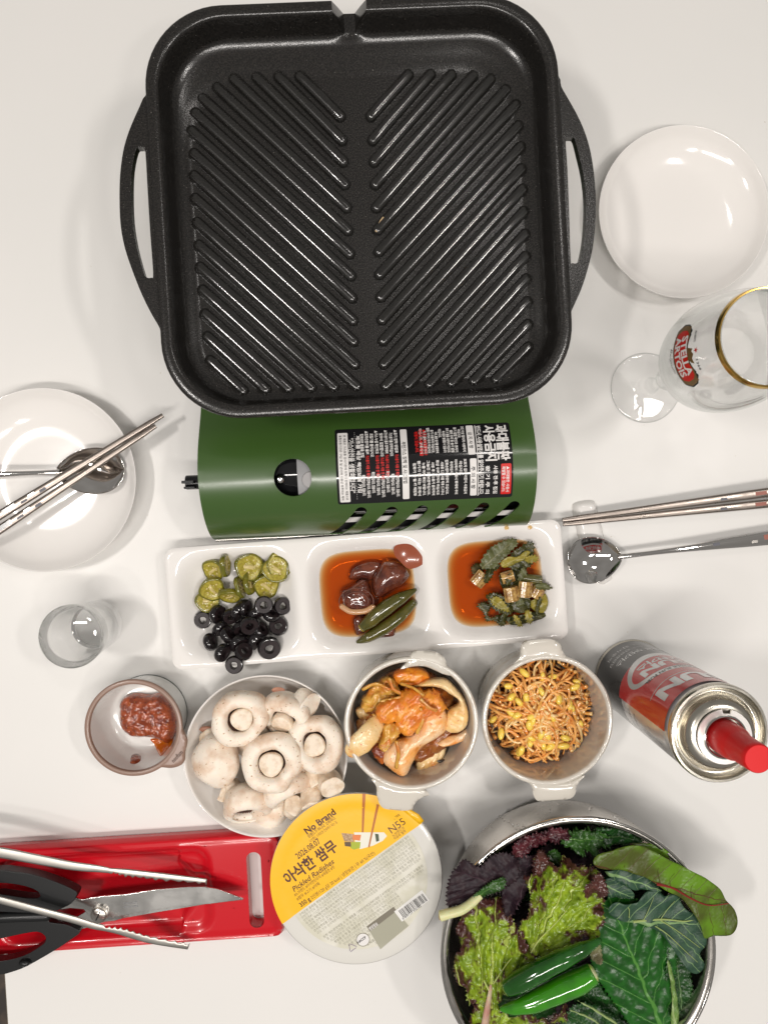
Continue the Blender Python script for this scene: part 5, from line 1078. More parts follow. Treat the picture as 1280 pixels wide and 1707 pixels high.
def rw(a, b, off=0.): return V3((a * cos(ra) - b * sin(ra), a * sin(ra) + b * cos(ra), 46.3 + .60 * ss(59.5, 65, hypot(a, b)) - .1 * ss(69, 72, hypot(a, b)) + .08 + off))
ch = (rl(470, 1541).y + rl(704, 1372).y) / 2
arc = []
r0 = 72.2; t0 = math.asin(ch / r0)
arc = [(r0 * cos(t_), r0 * sin(t_)) for t_ in [t0 + (pi - 2 * t0) * i / 60 for i in range(61)]]
mk('yellow_print', sheet(arc, 4, lambda x, y, d: rw(x, y, .05), 0, bstep=3), M_['yel'], rp, recalc=False, sharp=0)
tabp = [(72 * cos(a_) * k_, 72 * sin(a_) * k_) for a_, k_ in ((t0 + .01, .97), (t0 + .005, 1.035), (t0 + .10, 1.045), (t0 + .24, 1.02), (t0 + .40, .985))]
mk('film_tab', sheet([V3((*q_, 0)) for q_ in tabp], 4, lambda x, y, d: rw(x, y, .10), .25, bstep=3, stiff=True), M_['yel'], rp, sharp=0)
arc2 = [(59.5 * cos(t_), 59.5 * sin(t_)) for t_ in [math.asin(ch / 59.5) - (pi + 2 * math.asin(ch / 59.5)) * i / 50 for i in range(51)]]
mk('clear_window', sheet(arc2, 4, lambda x, y, d: rw(x, y, .04), 0, bstep=3), M_['filmp'], rp, recalc=False, sharp=0)
def rtext(s, px, py, size, fit, mat, bold=.0, off=.12, shear=0, parts=None, tall=1):
    VF = text(s, size, bold, 'LEFT', 1, shear); m = max(p.x for p in VF[0]); k = fit / 1.998 / m; b = rl(px, py)
    VF = ([V3((b.x + p.x * k, b.y + p.y * tall, 0)) for p in VF[0]], VF[1])
    if parts is not None: parts.append(VF); return
    mk('lettering', maplay(VF, lambda x, y: rw(x, y, off)), mat, rp, recalc=False, smooth=False)
[rtext('No Brand', 511 + dx_, 1392 + dy_, 8.2, 60, M_['brp'], 0, .12 + .01 * k_) for k_, (dx_, dy_) in enumerate(((0, 0), (.7, -.4), (1.2, .3), (.5, .6)))]
rtext('브랜드가 아니다. 소비자다.', 515, 1398, 3.8, 56, M_['brp'], .01)
rtext('노브랜드 스마트한 컨슈머가 되는 길', 517, 1405, 3.0, 56, M_['brp'])
rtext('2026.08.07', 497, 1433, 6.4, 47, M_['brp'], .012, tall=1.15)
rtext('아삭한 쌈무', 480, 1476, 12.4, 104, M_['brp'], .028)
rtext('Pickled Radishes', 490, 1488, 6.4, 84, M_['brp'], .012, shear=.25)
rtext('#노브랜드 #아삭한단무지 #새콤한 #맛', 492, 1495, 3.4, 82, M_['brp'])
rtext('#쌈무 #고기 #야채', 496, 1502, 3.4, 46, M_['brp'])
rtext('350 g', 502, 1513, 5.4, 20, M_['brp'], .02)
rtext('2인분/120 g당 20 kcal | 냉장보관 | 무 60 %(국산)', 520, 1500, 3.9, 130, M_['brp'], .0)
rtext('간편하게', 657, 1367, 2.8, 12, M_['brp']); rtext('N55', 652, 1391, 9, 31, M_['brp'], .0)
rtext('노브랜드의', 655, 1396, 3.2, 24, M_['brp']); rtext('이유와 철학', 658, 1401, 3.2, 24, M_['brp'])
rt = random.Random(3); parts = []; parts2 = []
syl = '제품명유형식품원재료무설탕정제수식초소금사카린산나트륨보존료구연산합성향료유통기한냉장보관품질포장재질폴리에틸렌업소명소재지고객상담실반품교환구입처본제품은공정거래위원회고시소비자분쟁해결기준에의거교환또는보상'
row = 0; y = ch - 3.6
while y > -57:
    x = -sqrt(max(0, 58.5 ** 2 - y * y)) + 2; xe = -x
    if y < -30: xe = min(xe, 20)
    if y < -44: xe = min(xe, -2)
    s = ''.join(rt.choice(syl) + (' ' if rt.random() < .22 else '') for _ in range(int((xe - x) / 2.45)))
    if len(s) > 4 and row % 9 != 8:
        VF = text(s, 2.75, 0, res=1); m = max(p.x for p in VF[0]); (parts if row % 3 else parts2).append(([V3((x + p.x * (xe - x) / m, p.y + y, 0)) for p in VF[0]], VF[1]))
    y -= 3.0; row += 1
mk('small_print', maplay(join(parts), lambda a, b: rw(a, b, .10)), M_['gyl'], rp, recalc=False, smooth=False)
mk('small_print', maplay(join(parts2), lambda a, b: rw(a, b, .10)), M_['gyp'], rp, recalc=False, smooth=False)
def rq(pts, mat, off, name, px=True): 
    q = [rl(*p) for p in pts] if px else [V3((*p, 0)) for p in pts]
    return mk(name, sheet(q, 4, lambda x, y, d: rw(x, y, off), 0, bstep=3, needd=False), mat, rp, recalc=False, sharp=0)
rq([(657, 1520), (703, 1484), (716, 1500), (670, 1537)], pbr('barcode_white', (.74, .73, .70), .35), .16, 'barcode_panel')
b0_, b1_ = rl(665, 1520), rl(704, 1490); bars = []; x = b0_.x; rb = random.Random(9)
while x < b1_.x:
    w_ = rb.choice((.22, .22, .42, .6)); bars.append(([V3((x, b0_.y - 6.5, 0)), V3((x + w_, b0_.y - 6.5, 0)), V3((x + w_, b0_.y + .8, 0)), V3((x, b0_.y + .8, 0))], [(0, 1, 2, 3)])); x += w_ + rb.choice((.25, .4, .6))
mk('barcode', maplay(join(bars), lambda a, b: rw(a, b, .22)), M_['blackp'], rp, recalc=False, smooth=False)
rtext('8 809123 456785', 672, 1534, 2.6, 38, M_['blackp'], off=.22)
rq([(611, 1545), (656, 1512), (681, 1544), (634, 1583)], pbr('nutrition_panel', (.36, .35, .27), .35), .12, 'nutrition_panel')
rq([(611, 1545), (656, 1512), (661, 1519), (617, 1553)], pbr('nutrition_header', (.19, .17, .13), .35), .15, 'nutrition_header')
rtext('영양정보', 617, 1552, 3.6, 17, M_['white'], .02, .2)
cc = rl(605, 1567); crc = [(cc.x + 5.8 * cos(2 * pi * i / 40), cc.y + 5.8 * sin(2 * pi * i / 40)) for i in range(40)]; cr2 = [(cc.x + 5.2 * cos(2 * pi * i / 40), cc.y + 5.2 * sin(2 * pi * i / 40)) for i in range(40)]
rq(crc, M_['gyp'], .13, 'food_safety_mark', False); rq(cr2, M_['white'], .16, 'food_safety_mark', False)
rtext('HACCP', 597, 1574, 3.0, 17, M_['blackp'], .03, .2)
cc = rl(587, 1580); tri = [V3((cc.x + 4.8 * cos(pi / 2 + 2 * pi * i / 3), cc.y + 4.8 * sin(pi / 2 + 2 * pi * i / 3), 0)) for i in range(3)]
mk('recycling_mark', maplay(join([(lambda a, b: ([a + (b - a).cross(V3((0, 0, 1))).normalized() * .0, b, b + (V3((cc.x, cc.y, 0)) - b) * .22, a + (V3((cc.x, cc.y, 0)) - a) * .22], [(0, 1, 2, 3)]))(tri[i].lerp(tri[(i + 1) % 3], .08), tri[i].lerp(tri[(i + 1) % 3], .86)) for i in range(3)]), lambda a, b: rw(a, b, .13)), pbr('violet_print', (.22, .17, .24), .4), rp, recalc=False, smooth=False)
# the little food picture on the print
M_['wood'] = pbr('print_chopstick', (.42, .13, .02), .4)
rq([(604, 1323), (609.5, 1323), (606, 1388), (603, 1388)], M_['wood'], .14, 'picture_chopstick'); rq([(628, 1340), (632, 1342), (616, 1413), (613.5, 1413)], M_['wood'], .20, 'picture_chopstick')
rq([(590, 1388), (640, 1388), (645, 1394), (638, 1402), (622, 1410), (600, 1416), (592, 1404)], pbr('print_radish', (.74, .72, .62), .4), .12, 'picture_radish')
rq([(569, 1389), (590, 1391), (590, 1404), (574, 1403)], pbr('print_brown', (.30, .17, .08), .4, col2=(.5, .34, .2), nscale=600), .14, 'picture_meat')
rq([(588, 1392), (602, 1392), (600, 1402), (588, 1400)], pbr('print_orange', (.70, .20, .05), .4), .16, 'picture_carrot')
rq([(586, 1404), (601, 1404), (600, 1414), (590, 1417), (584, 1414)], pbr('print_green', (.36, .42, .02), .4), .15, 'picture_cucumber')
rq([(574, 1404), (585, 1404), (585, 1412), (575, 1411)], pbr('print_dark', (.10, .06, .03), .4), .15, 'picture_mushroom')
rq([(625, 1390), (631, 1391), (632, 1402), (627, 1404)], pbr('print_seaweed', (.05, .07, .03), .4), .17, 'picture_seaweed')
mk('radish_slices', lathe([(0, 42.6), (58, 42.6), (59, 41), (59, 30), (0, 30)], 48), pbr('pickled_radish', (.72, .70, .60), .3), rp)

# ================================================================ RED TRAY
TF = Frame(P(222, 1492, 17), 3.0); TF.o.z = 0
hx = 129.5; hy = 47.5
def tray_z(x, y, d):
    z = 15.6 - 4.2 * (1 - min(1, d / 2.6)) ** 2
    xr = x + 24; m = max(abs(xr / 94.0), 0); dx = abs(xr) - 88; dy = abs(y) - 34
    dd = -(hypot(max(dx + 12, 0), max(dy + 12, 0)) - 12 + min(max(dx + 12, dy + 12), 0))
    z -= 9.5 * ss(-6, 4, dd)
    if x > 40: z += 5.5 * ss(47, 58, x + .06 * y * y * .35) * ss(-6, 4, dd) * (1 if abs(y) > 12 else .55)
    z += .9 * (ss(3.6, 4.8, d) - ss(6.2, 7.4, d)) * -1
    return (x, y, z)
sl = [TF.loc(x, y, 15) for x, y in ((413, 1430), (425, 1421), (436, 1431), (438, 1534), (427, 1545), (416, 1537))]
hole_ = csmooth([(p.x, p.y) for p in rrect(6.3, 33.5, 6, 5)], 1); sc0 = sum(sl, V3((0, 0, 0))) / 6
hole_ = [V3((p.x + sc0.x, p.y + sc0.y, 0)) for p in hole_]
tr = thing('red_tray', 'shiny red plastic serving tray with a slot handle under scissors and tongs', 'tray', TF.o, (0, 0, TF.a))
mk('tray_body', sheet(rrect(hx, hy, 9, 6), 2.6, tray_z, 1.6, [hole_], stiff=True, bstep=1.8), M_['red'], tr, sharp=55)
mk('slot_wall', loft([[V3((p.x, p.y, z)) for p in hole_] for z in (15.2, 1.0)], False, False), M_['red'], tr)
mk('outer_wall', loft([[V3((p.x, p.y, z)) for p in rrect(hx - i, hy - i, 9, 6)] for i, z in ((.3, 11.5), (1.5, 3), (2, 0), (4, 0), (3.6, 10.8))], False, False), M_['red'], tr)
rt2 = random.Random(5)
for k in range(9):
    q = TF.loc(452, 1440 + k * 11, 15)
    mk('embossed_letter', xf(text('THE TABLE'.replace(' ', '')[k % 8], 7, .06), trs((q.x + 2.5, q.y, 15.2), (0, 0, -pi / 2 + pi))) , M_['red'], tr, recalc=False).modifiers.new('t', 'SOLIDIFY').thickness = .0012
dp = []
for k in range(46):
    x, y = rt2.uniform(-hx + 4, hx - 4), rt2.uniform(-hy + 3, hy - 3)
    if k < 16: x = rt2.uniform(96, 125)
    if abs(x - sc0.x) < 9: continue
    d_ = min(hx - abs(x), hy - abs(y)); r_ = rt2.choice((.4, .6, .6, .9, 1.3)); z_ = tray_z(x, y, d_)[2]
    dp.append(blob((x, y, z_), (r_, r_ * .9, r_ * .45), .05, 1, 1, k))
M_['water'] = pbr('water_drops', (1, 1, 1), 0, trans=1, ior=1.33)
mk('water_drops', join(dp), M_['water'], tr, sharp=0)['kind'] = 'stuff'

# ================================================================ SCISSORS
so0 = P(168, 1521, 30)
sz = thing('kitchen_scissors', 'black-handled kitchen scissors with steel blades lying on the red tray', 'scissors', V3((so0.x, so0.y, 16)))
def flat(pts, z, th, mt, name, holes=(), bev=.8, par=None, org=None, sm=3, slope=0, x0=0, step=5):
    q = csmooth([P(x, y, z) for x, y in pts], sm) if sm > 1 else [P(x, y, z) for x, y in pts]
    hs = [csmooth([P(x, y, z) for x, y in h], 3) for h in holes]
    return mk(name, sheet(q, step, lambda x, y, d: (x, y, z + slope * (x - x0)), th, hs, stiff=True, bstep=2.2), mt, par, org=org, bevel=bev, sharp=30)
og = V3((so0.x, so0.y, 16))
M_['blade'] = pbr('blade_steel', (.56, .55, .53), .20, metal=1, rvar=.05)
up = [(138, 1500), (150, 1497), (170, 1494), (210, 1491), (260, 1483), (310, 1479), (340, 1478.5), (362, 1482), (384, 1490), (406, 1499)]
lo = [(396, 1501), (350, 1507), (300, 1512)]
ser = []
for i in range(13):
    x = 295 - i * 8; y = 1513 + (295 - x) * .165; ser += [(x, y), (x - 3, y - 1.6), (x - 6.5, y - .6)]
flat(up + lo + ser + [(188, 1533), (172, 1538), (152, 1530), (140, 1516), (118, 1514), (100, 1516.5), (112, 1507), (125, 1497)], 31, 1.8, M_['blade'], 'blade', bev=.35, par=sz, org=og, sm=1)
flat([(406, 1500), (340, 1508), (250, 1523), (205, 1531), (192, 1535), (174, 1537), (152, 1545), (131, 1550), (122, 1541), (104, 1535.5), (84, 1536), (100, 1532), (120, 1534), (140, 1522), (152, 1512), (200, 1512), (300, 1500), (380, 1496)], 28.6, 1.8, M_['blade'], 'blade', bev=.35, par=sz, org=og, sm=1)
VF = text('STAINLESS', 2.6, .02, 'CENTER'); e = P(218, 1507, 31.1); mk('lettering', ([V3((e.x + p.x * cos(.1) - p.y * sin(.1), e.y + p.x * sin(.1) + p.y * cos(.1), 31.12)) for p in join([VF, ([v + V3((0, -3, 0)) for v in VF[0]], VF[1])])[0]], join([VF, VF])[1]), M_['grey'], sz, org=og, recalc=False, smooth=False)
mk('pivot_screw', xf(lathe([(0, 0), (7.4, 0), (7.4, 2.2), (6.6, 2.6), (6.2, 2.2), (5.8, 3.8), (4.6, 4.4), (0, 4.4)], 40), trs((so0.x, so0.y, 31))), M_['steelb'], sz, org=og, sharp=30)
mk('screw_slot', xf(box((-4.4, -.5, 4.3), (4.4, .5, 4.48)), trs((so0.x, so0.y, 31), (0, 0, 1.1))), M_['blackp'], sz, org=og, smooth=False)
up_h = [(-70, 1470), (-45, 1456), (0, 1451), (23, 1453.5), (55, 1458), (94, 1470.6), (125, 1484.7), (128, 1493), (119, 1506.6), (100, 1516), (78, 1524), (50, 1522), (0, 1520), (-40, 1516), (-66, 1500)]
up_hole = [(-48, 1484), (-30, 1475), (0, 1472), (31, 1475), (55, 1481.6), (67, 1490), (64, 1497), (39, 1496.5), (0, 1491), (-30, 1492)]
lo_h = [(-60, 1560), (-50, 1545), (-20, 1538), (0, 1537), (40, 1534), (76, 1531), (84, 1538), (109, 1541), (124, 1547), (134, 1554), (122, 1564), (94, 1583), (47, 1610), (20, 1620.6), (0, 1625), (-30, 1624), (-58, 1600)]
lo_hole = [(-40, 1582), (-30, 1570), (0, 1565), (39, 1556.6), (62.5, 1553.4), (75, 1559.7), (76.5, 1569), (67, 1578), (39, 1594), (0, 1602.7), (-30, 1600)]
flat(up_h, 36, 10, M_['blackm'], 'handle', [up_hole], 3.2, sz, og, 3, step=8)
flat(lo_h, 34, 10, M_['blackm'], 'handle', [lo_hole], 3.0, sz, og, 3, step=8)
mk('handle_nub', xf(blob((0, 0, 0), (5, 3, 3.4), .02, 1, 2), trs(P(42, 1605, 35.5))), M_['blackm'], sz, org=og)
mk('inner_bar', capsule_tube([P(-40, 1532, 33), P(20, 1528, 33), P(78, 1526, 33)], 4.5, 12), M_['blackm'], sz, org=og)

# ================================================================ TONGS
to = P(-60, 1450, 40)
tg = thing('steel_tongs', 'steel tongs with scalloped jaws lying over the scissors on the red tray', 'tongs', V3((to.x, to.y, 16)))
M_['tong'] = pbr('satin_tong_steel', (.50, .48, .44), .42, metal=1, rvar=.06)
def arm(pts, wid, zs, ser0, side):
    # a thin channelled strip; wid = full width (mm) at each point, scallops after ser0
    ps = smooth_prof([tuple(P(x, y, z)) for (x, y), z in zip(pts, zs)], 14); m = len(ps); V = []; F = []
    for i, p in enumerate(ps):
        u = i / (m - 1); t_ = (ps[min(m - 1, i + 1)] - ps[max(0, i - 1)]).normalized(); s_ = V3((-t_.y, t_.x, 0)).normalized()
        w_ = float(np.interp(u, np.linspace(0, 1, len(wid)), wid)) / 2
        cut = 0
        if u > ser0: cut = 2.4 * abs(sin((u - ser0) / (1 - ser0) * pi * 12)) + .1
        for q in range(7):
            v = -1 + 2 * q / 6; ww = w_ * v
            if side * v > .2: ww -= side * cut * (side * v)
            V.append(p + s_ * ww + V3((0, 0, -.45 * v * v)))
    for i in range(m - 1):
        for q in range(6): F.append((i * 7 + q, i * 7 + q + 1, (i + 1) * 7 + q + 1, (i + 1) * 7 + q))
    o = mk('arm', (V, F), M_['tong'], tg, org=V3((to.x, to.y, 16)), sharp=0); s_ = o.modifiers.new('thick', 'SOLIDIFY'); s_.thickness = .0009; s_.offset = -1
arm([(-90, 1412), (0, 1422), (60, 1433), (120, 1444), (172, 1450), (200, 1455), (260, 1462), (345, 1471)], [9.5, 9, 8.4, 7.6, 6.6, 4.4, 7.5, 7.5, 5.5], [46, 44, 42, 40, 37, 35, 32, 28], .66, -1)
arm([(-90, 1478), (0, 1501), (60, 1517), (120, 1533), (160, 1545), (200, 1552), (250, 1566), (315, 1578)], [6, 6, 6, 6, 6, 5, 7.5, 7.5, 6], [50, 49, 48, 46, 43, 39, 33, 26], .62, 1)
mk('bend', tube([P(-88, 1412, 46), P(-120, 1415, 47), P(-138, 1432, 48), P(-138, 1456, 49), P(-118, 1472, 50), P(-88, 1478, 50)], 4, 10, .3, up=(0, 0, 1)), M_['steelb'], tg, org=V3((to.x, to.y, 16)))

# ================================================================ STEEL BOWL OF LEAVES
bcn = P(965, 1592, 80); bcn.z = 0
sb = thing('steel_bowl', 'large stainless steel mixing bowl full of lettuce and perilla leaves', 'bowl', bcn)
mk('bowl_wall', lathe(sprof([(0, 1.2), (60, 1.2), (80, 2), (92, 8), (100, 22), (105, 44), (107.3, 66), (108, 77)], 6)[::-1][:0] + [(0, 1.6), (70, 1.6), (84, 3.4), (92, 9), (98, 22), (102, 44), (103.6, 66), (104.0, 75), (104.8, 78.2), (107.0, 79.6), (109.4, 79.6), (110.4, 78.4), (109.8, 77.0)] + sprof([(108.2, 75), (107.9, 66), (105.6, 44), (100.8, 22), (93, 7), (81, .6), (60, 0), (0, 0)], 6), 128), M_['steelb'], sb, sharp=0)
mk('rolled_rim', lathe([(109.6 + 1.5 * cos(a), 78.6 + 1.5 * sin(a)) for a in [2 * pi * i / 12 for i in range(13)]], 128), M_['steel'], sb)
dp = []
for px, py in ((833, 1352), (838, 1356), (841, 1360), (848, 1361), (853, 1364), (858, 1367), (863, 1366), (872, 1370), (875, 1371), (828, 1357), (983, 1340), (985, 1338), (1025, 1352), (917, 1342), (820, 1371), (1030, 1356), (790, 1402)):
    py += 9
    best, er_ = min(((P(px, py, z), abs(hypot(P(px, py, z).x - bcn.x, P(px, py, z).y - bcn.y) - (100.8 + (z - 22) * .2))) for z in range(10, 76)), key=lambda q: q[1])
    if er_ > 2.5: continue
    dp.append(blob(best - bcn, (1.3, 1.1, 1.3), .2, 1, 1, px))
mk('water_drops', join(dp), M_['water'], sb, sharp=0)['kind'] = 'stuff'
GR = 'leaves heaped in the steel bowl'
LG = leafmat('perilla_green', (.008, .070, .006), (.014, .110, .010), (.08, .24, .04), 6, 1.1, .045, .008, 300, .30, .0012, .30, .45)
LG2 = leafmat('dark_green_leaf', (.007, .042, .006), (.012, .070, .009), (.09, .17, .06), 7, 1.2, .045, .010, 400, .7, .0015, .35)
LC = leafmat('collard_leaf', (.020, .060, .034), (.034, .085, .046), (.20, .33, .13), 5, 1.0, .055, .020, 700, .35, .0006, .45)
LK = leafmat('chard_leaf', (.13, .28, .010), (.075, .095, .012), (.085, .045, .012), 5, .5, .035, .006, 420, .35, .0008, .36, tl=.2, mott=28)
LL = leafmat('red_lettuce', (.35, .49, .028), (.20, .31, .018), (.52, .62, .13), 6, 1.5, .045, .010, 300, .85, .0022, .30, coat=.25, edgec=(.075, .022, .018), e0=1, e1=13, tl=.2, fan=3.2)
LP = leafmat('purple_mustard', (.016, .007, .012), (.026, .012, .016), (.05, .024, .034), 8, 1.1, .06, .010, 350, .4, .0012, .50, .3)
LR = leafmat('red_purple_leaf', (.11, .020, .028), (.05, .012, .018), (.16, .05, .05), 8, 1.1, .06, .010, 350, .9, .002, .3)
LF = leafmat('frilly_green', (.035, .11, .016), (.02, .06, .012), (.12, .26, .06), 6, 1.3, .05, .01, 350, .8, .002, .3)
# filler leaves lower down
fr_ = random.Random(8)
for k in range(16):
    a = 2 * pi * k / 16 * 2.4; q = (25 if k < 5 else 50 if k < 11 else 62); z_ = 34 + (k % 4) * 4 if k < 11 else 50
    x, y = bcn.x + q * cos(a), bcn.y + q * sin(a); px = 610 + x * FOC / (CAMH - z_); py = 840 - y * FOC / (CAMH - z_); r_ = 56
    leaf('leaf', [(px + r_ * (1 + .15 * cos(2 * b)) * cos(b), py + r_ * .8 * sin(b)) for b in [2 * pi * j / 14 for j in range(14)]], (px - r_, py), (px + r_, py), z_, LG2 if k % 3 else LP, 'dark leaf deep inside the steel bowl', 'leaf', GR, step=6, ruf=4, jag=1.5, jagl=5, seed=k, rf=.05)
leaf('perilla_leaf', [(1008, 1500), (1030, 1494), (1070, 1502), (1108, 1522), (1128, 1560), (1130, 1610), (1120, 1665), (1112, 1720), (1070, 1730), (1028, 1680), (996, 1632), (984, 1590), (990, 1540)], (1108, 1730), (1016, 1500), 72, LG, 'large glossy dark green perilla leaf below the collard leaf', 'perilla leaf', GR, step=1.8, ruf=1.2, jag=1.6, jagl=4, crk=.25, cf=.25, seed=1, fold=-.10, pk=12)
leaf('perilla_leaf', [(1120, 1570), (1146, 1610), (1152, 1660), (1142, 1700), (1130, 1725), (1108, 1700), (1106, 1640), (1108, 1600)], (1142, 1735), (1124, 1572), 68, LG2, 'narrow dark perilla leaf at the right inside the bowl', 'perilla leaf', GR, step=2.5, jag=1.4, jagl=4, fold=.25, ruf=1, seed=2)
leaf('perilla_leaf', [(1112, 1606), (1117, 1608), (1124, 1640), (1130, 1680), (1131, 1725), (1120, 1730), (1118, 1690), (1120, 1662)], (1126, 1730), (1113, 1606), 73, leafmat('pale_leaf_back', (.16, .28, .06), (.12, .22, .05), (.3, .4, .15), cstr=.3), 'thin pale green folded leaf edge over the right perilla', 'perilla leaf', GR, step=2, ruf=.8, seed=3)
leaf('perilla_leaf', [(940, 1690), (965, 1672), (1000, 1680), (1030, 1700), (1050, 1722), (1030, 1745), (960, 1745), (935, 1720)], (1040, 1740), (942, 1690), 74, LG2, 'dark perilla leaf with pale serrated edge at the bottom', 'perilla leaf', GR, step=2.2, jag=1.8, jagl=4, ruf=2, seed=4)
leaf('perilla_leaf', [(985, 1628), (1010, 1655), (1040, 1690), (1060, 1730), (1020, 1730), (975, 1690), (955, 1660)], (1050, 1728), (962, 1650), 66, LG2, 'dark perilla leaf right of the green chilies', 'perilla leaf', GR, step=2.2, jag=1.6, jagl=4, ruf=2, seed=5)
for i, (a, b, c_) in enumerate((((962, 1668), (1002, 1690), (1040, 1716)), ((950, 1684), (985, 1698), (1014, 1722)))):
    ps = smooth_prof([tuple(P(*q, 79)) for q in (a, b, c_)], 6); tag(mk('leaf_edge', tube(ps, [.5] * 3 + [.9] * (len(ps) - 6) + [.5] * 3, 8, .5, nz=.9, nf=.5, seed=i), leafmat('pale_edge%d' % i if False else 'pale_edge', (.22, .36, .08), (.15, .28, .06), (.3, .4, .15)), None, ps[0], sharp=0), ('upper' if i == 0 else 'lower') + ' pale frilled leaf edge at the bottom of the bowl', 'perilla leaf', GR)
leaf('collard_leaf', [(1007, 1453), (1022, 1448.6), (1039, 1450.7), (1064, 1455), (1085, 1467.6), (1102, 1484), (1080, 1482), (1062, 1484), (1045, 1478), (1024, 1466)], (1012, 1455), (1101, 1484), 76, LC, 'small dark collard leaf under the chard leaf', 'collard leaf', GR, step=2.5, ruf=1.8, seed=6)
leaf('collard_leaf', [(1010, 1464), (1026, 1466), (1044, 1476), (1056, 1490), (1054, 1499), (1038, 1497), (1018, 1496), (1006, 1486)], (1008, 1476), (1056, 1498), 75, LC, 'small collard leaf touching the red lettuce tip', 'collard leaf', GR, step=2.5, ruf=1.8, seed=7)
leaf('collard_leaf', [(1015, 1505.6), (1028, 1502), (1040, 1505.6), (1060, 1505.6), (1067, 1495), (1079, 1486.6), (1098, 1486.6), (1107, 1494), (1119, 1489.7), (1132, 1495), (1139, 1512), (1161, 1526.7), (1170, 1545.7), (1175, 1571), (1166, 1590), (1173, 1607), (1163.5, 1621.6), (1149, 1619.5), (1132, 1598), (1106.6, 1562.5), (1081, 1543), (1054, 1537), (1022, 1529), (1012, 1518)], (1054, 1537), (1170, 1540), 78, LC, 'large blue-green collard leaf with pale branching veins', 'collard leaf', GR, step=2, ruf=1.6, rf=.09, seed=8, bend=.05)
for q in ([(1055, 1537), (1080, 1534), (1110, 1533), (1140, 1536), (1156, 1533)], [(1078, 1536), (1110, 1556), (1140, 1584), (1162, 1604)], [(1100, 1534), (1130, 1553), (1166, 1580)], [(1100, 1533), (1112, 1516), (1124, 1502)], [(1072, 1534), (1080, 1518), (1089, 1496)], [(1048, 1530), (1048, 1516), (1042, 1508)], [(1028, 1527), (1033, 1516), (1024, 1506)]):
    rsd = .95 if q[0][0] < 1060 and q[0][1] > 1530 else .5
    ps = smooth_prof([tuple(P(x, y, 78.9)) for x, y in q], 6); mk('vein', tube(ps, [rsd * (1 - .6 * i / len(ps)) for i in range(len(ps))], 6, .6), pbr('pale_vein', (.33, .42, .14), .4), None, ps[0])
VEINS = [o for o in COL.objects if o.name.startswith('vein')]; CO = [o for o in COL.objects if o.get('label', '').startswith('large blue-green collard')][0]
for o in VEINS: o.location = o.location - CO.location; o.parent = CO
leaf('chard_leaf', [(1050, 1407), (1075, 1406), (1100, 1412), (1122, 1424), (1142, 1442), (1130, 1446), (1100, 1436), (1075, 1424), (1056, 1414)], (1052, 1408), (1142, 1443), 79, LK, 'narrow chard leaf edge along the bowl rim behind the big one', 'chard leaf', GR, step=2.5, ruf=.8, seed=9)
leaf('chard_leaf', [(985, 1430), (1001, 1417), (1033, 1408.5), (1060, 1406), (1090, 1418), (1116, 1433), (1136, 1444), (1170, 1461), (1188, 1473), (1201.5, 1484.5), (1210, 1500), (1214, 1506), (1227, 1520), (1231, 1537), (1227, 1552), (1212, 1563.6), (1190, 1566), (1174, 1564.6), (1168, 1545.6), (1155, 1522.4), (1134, 1497), (1106.6, 1482), (1071, 1459), (1039, 1448.6), (1011.6, 1446.5), (993, 1442)], (1098, 1472), (1216, 1508), 84, LK, 'long green chard leaf with a red vein hanging over the bowl rim', 'chard leaf', GR, step=2.2, ruf=1.5, rf=.07, seed=10, fold=.04, slope=(-.06, .02))
CH = [o for o in COL.objects if o.get('label', '').startswith('long green chard')][0]
for q, r0_, mt_ in (([(1094, 1474), (1120, 1480), (1150, 1497), (1180, 1509), (1214, 1506)], 1.2, (.22, .022, .016)), ([(1118, 1481), (1116, 1466), (1124, 1456)], .32, (.08, .05, .016)), ([(1152, 1497), (1152, 1478), (1166, 1470)], .32, (.08, .05, .016)), ([(1075, 1458), (1074, 1442), (1086, 1432)], .32, (.08, .05, .016)), ([(1100, 1472), (1096, 1454), (1098, 1444)], .32, (.08, .05, .016)), ([(1040, 1446), (1042, 1430), (1036, 1420)], .32, (.08, .05, .016))):
    ps = smooth_prof([tuple(P(x, y, 85.0 - .06 * (P(x, y, 84).x - P(1120, 1480, 84).x))) for x, y in q], 6)
    o = mk('vein', tube(ps, [r0_ * (1 - .75 * i / len(ps)) for i in range(len(ps))], 6, .5), pbr('red_vein', mt_, .4), None, ps[0]); o.location = o.location - CH.location; o.parent = CH
leaf('mustard_leaf', [(748, 1512), (744, 1486), (752, 1457), (769, 1434), (784, 1438), (800, 1446), (816, 1430), (835, 1421), (852, 1424), (866, 1440), (860, 1462), (846, 1480), (830, 1488), (810, 1491), (782, 1503)], (846, 1482), (756, 1450), 84, LP, 'dark purple serrated mustard leaf over the left bowl rim', 'mustard leaf', GR, step=1.5, jag=2.0, jagl=4, ruf=1.4, crk=.5, seed=11, pk=8)
leaf('mustard_leaf', [(836, 1440), (860, 1426), (888, 1424), (900, 1440), (888, 1466), (872, 1500), (858, 1524), (840, 1524), (836, 1490), (830, 1460)], (862, 1520), (880, 1428), 76, LP, 'dark purple leaf between the lettuce and the pale stem', 'mustard leaf', GR, step=2.4, ruf=3, jag=1.4, jagl=4, crk=1, seed=12)
leaf('mustard_leaf', [(850, 1424), (862, 1402), (882, 1392), (900, 1388), (914, 1396), (902, 1408), (886, 1418), (870, 1428)], (858, 1424), (908, 1392), 78, LR, 'reddish purple leaf along the upper left rim', 'mustard leaf', GR, step=1.8, ruf=3, rf=.2, jag=2, jagl=4, crk=1.4, seed=13)
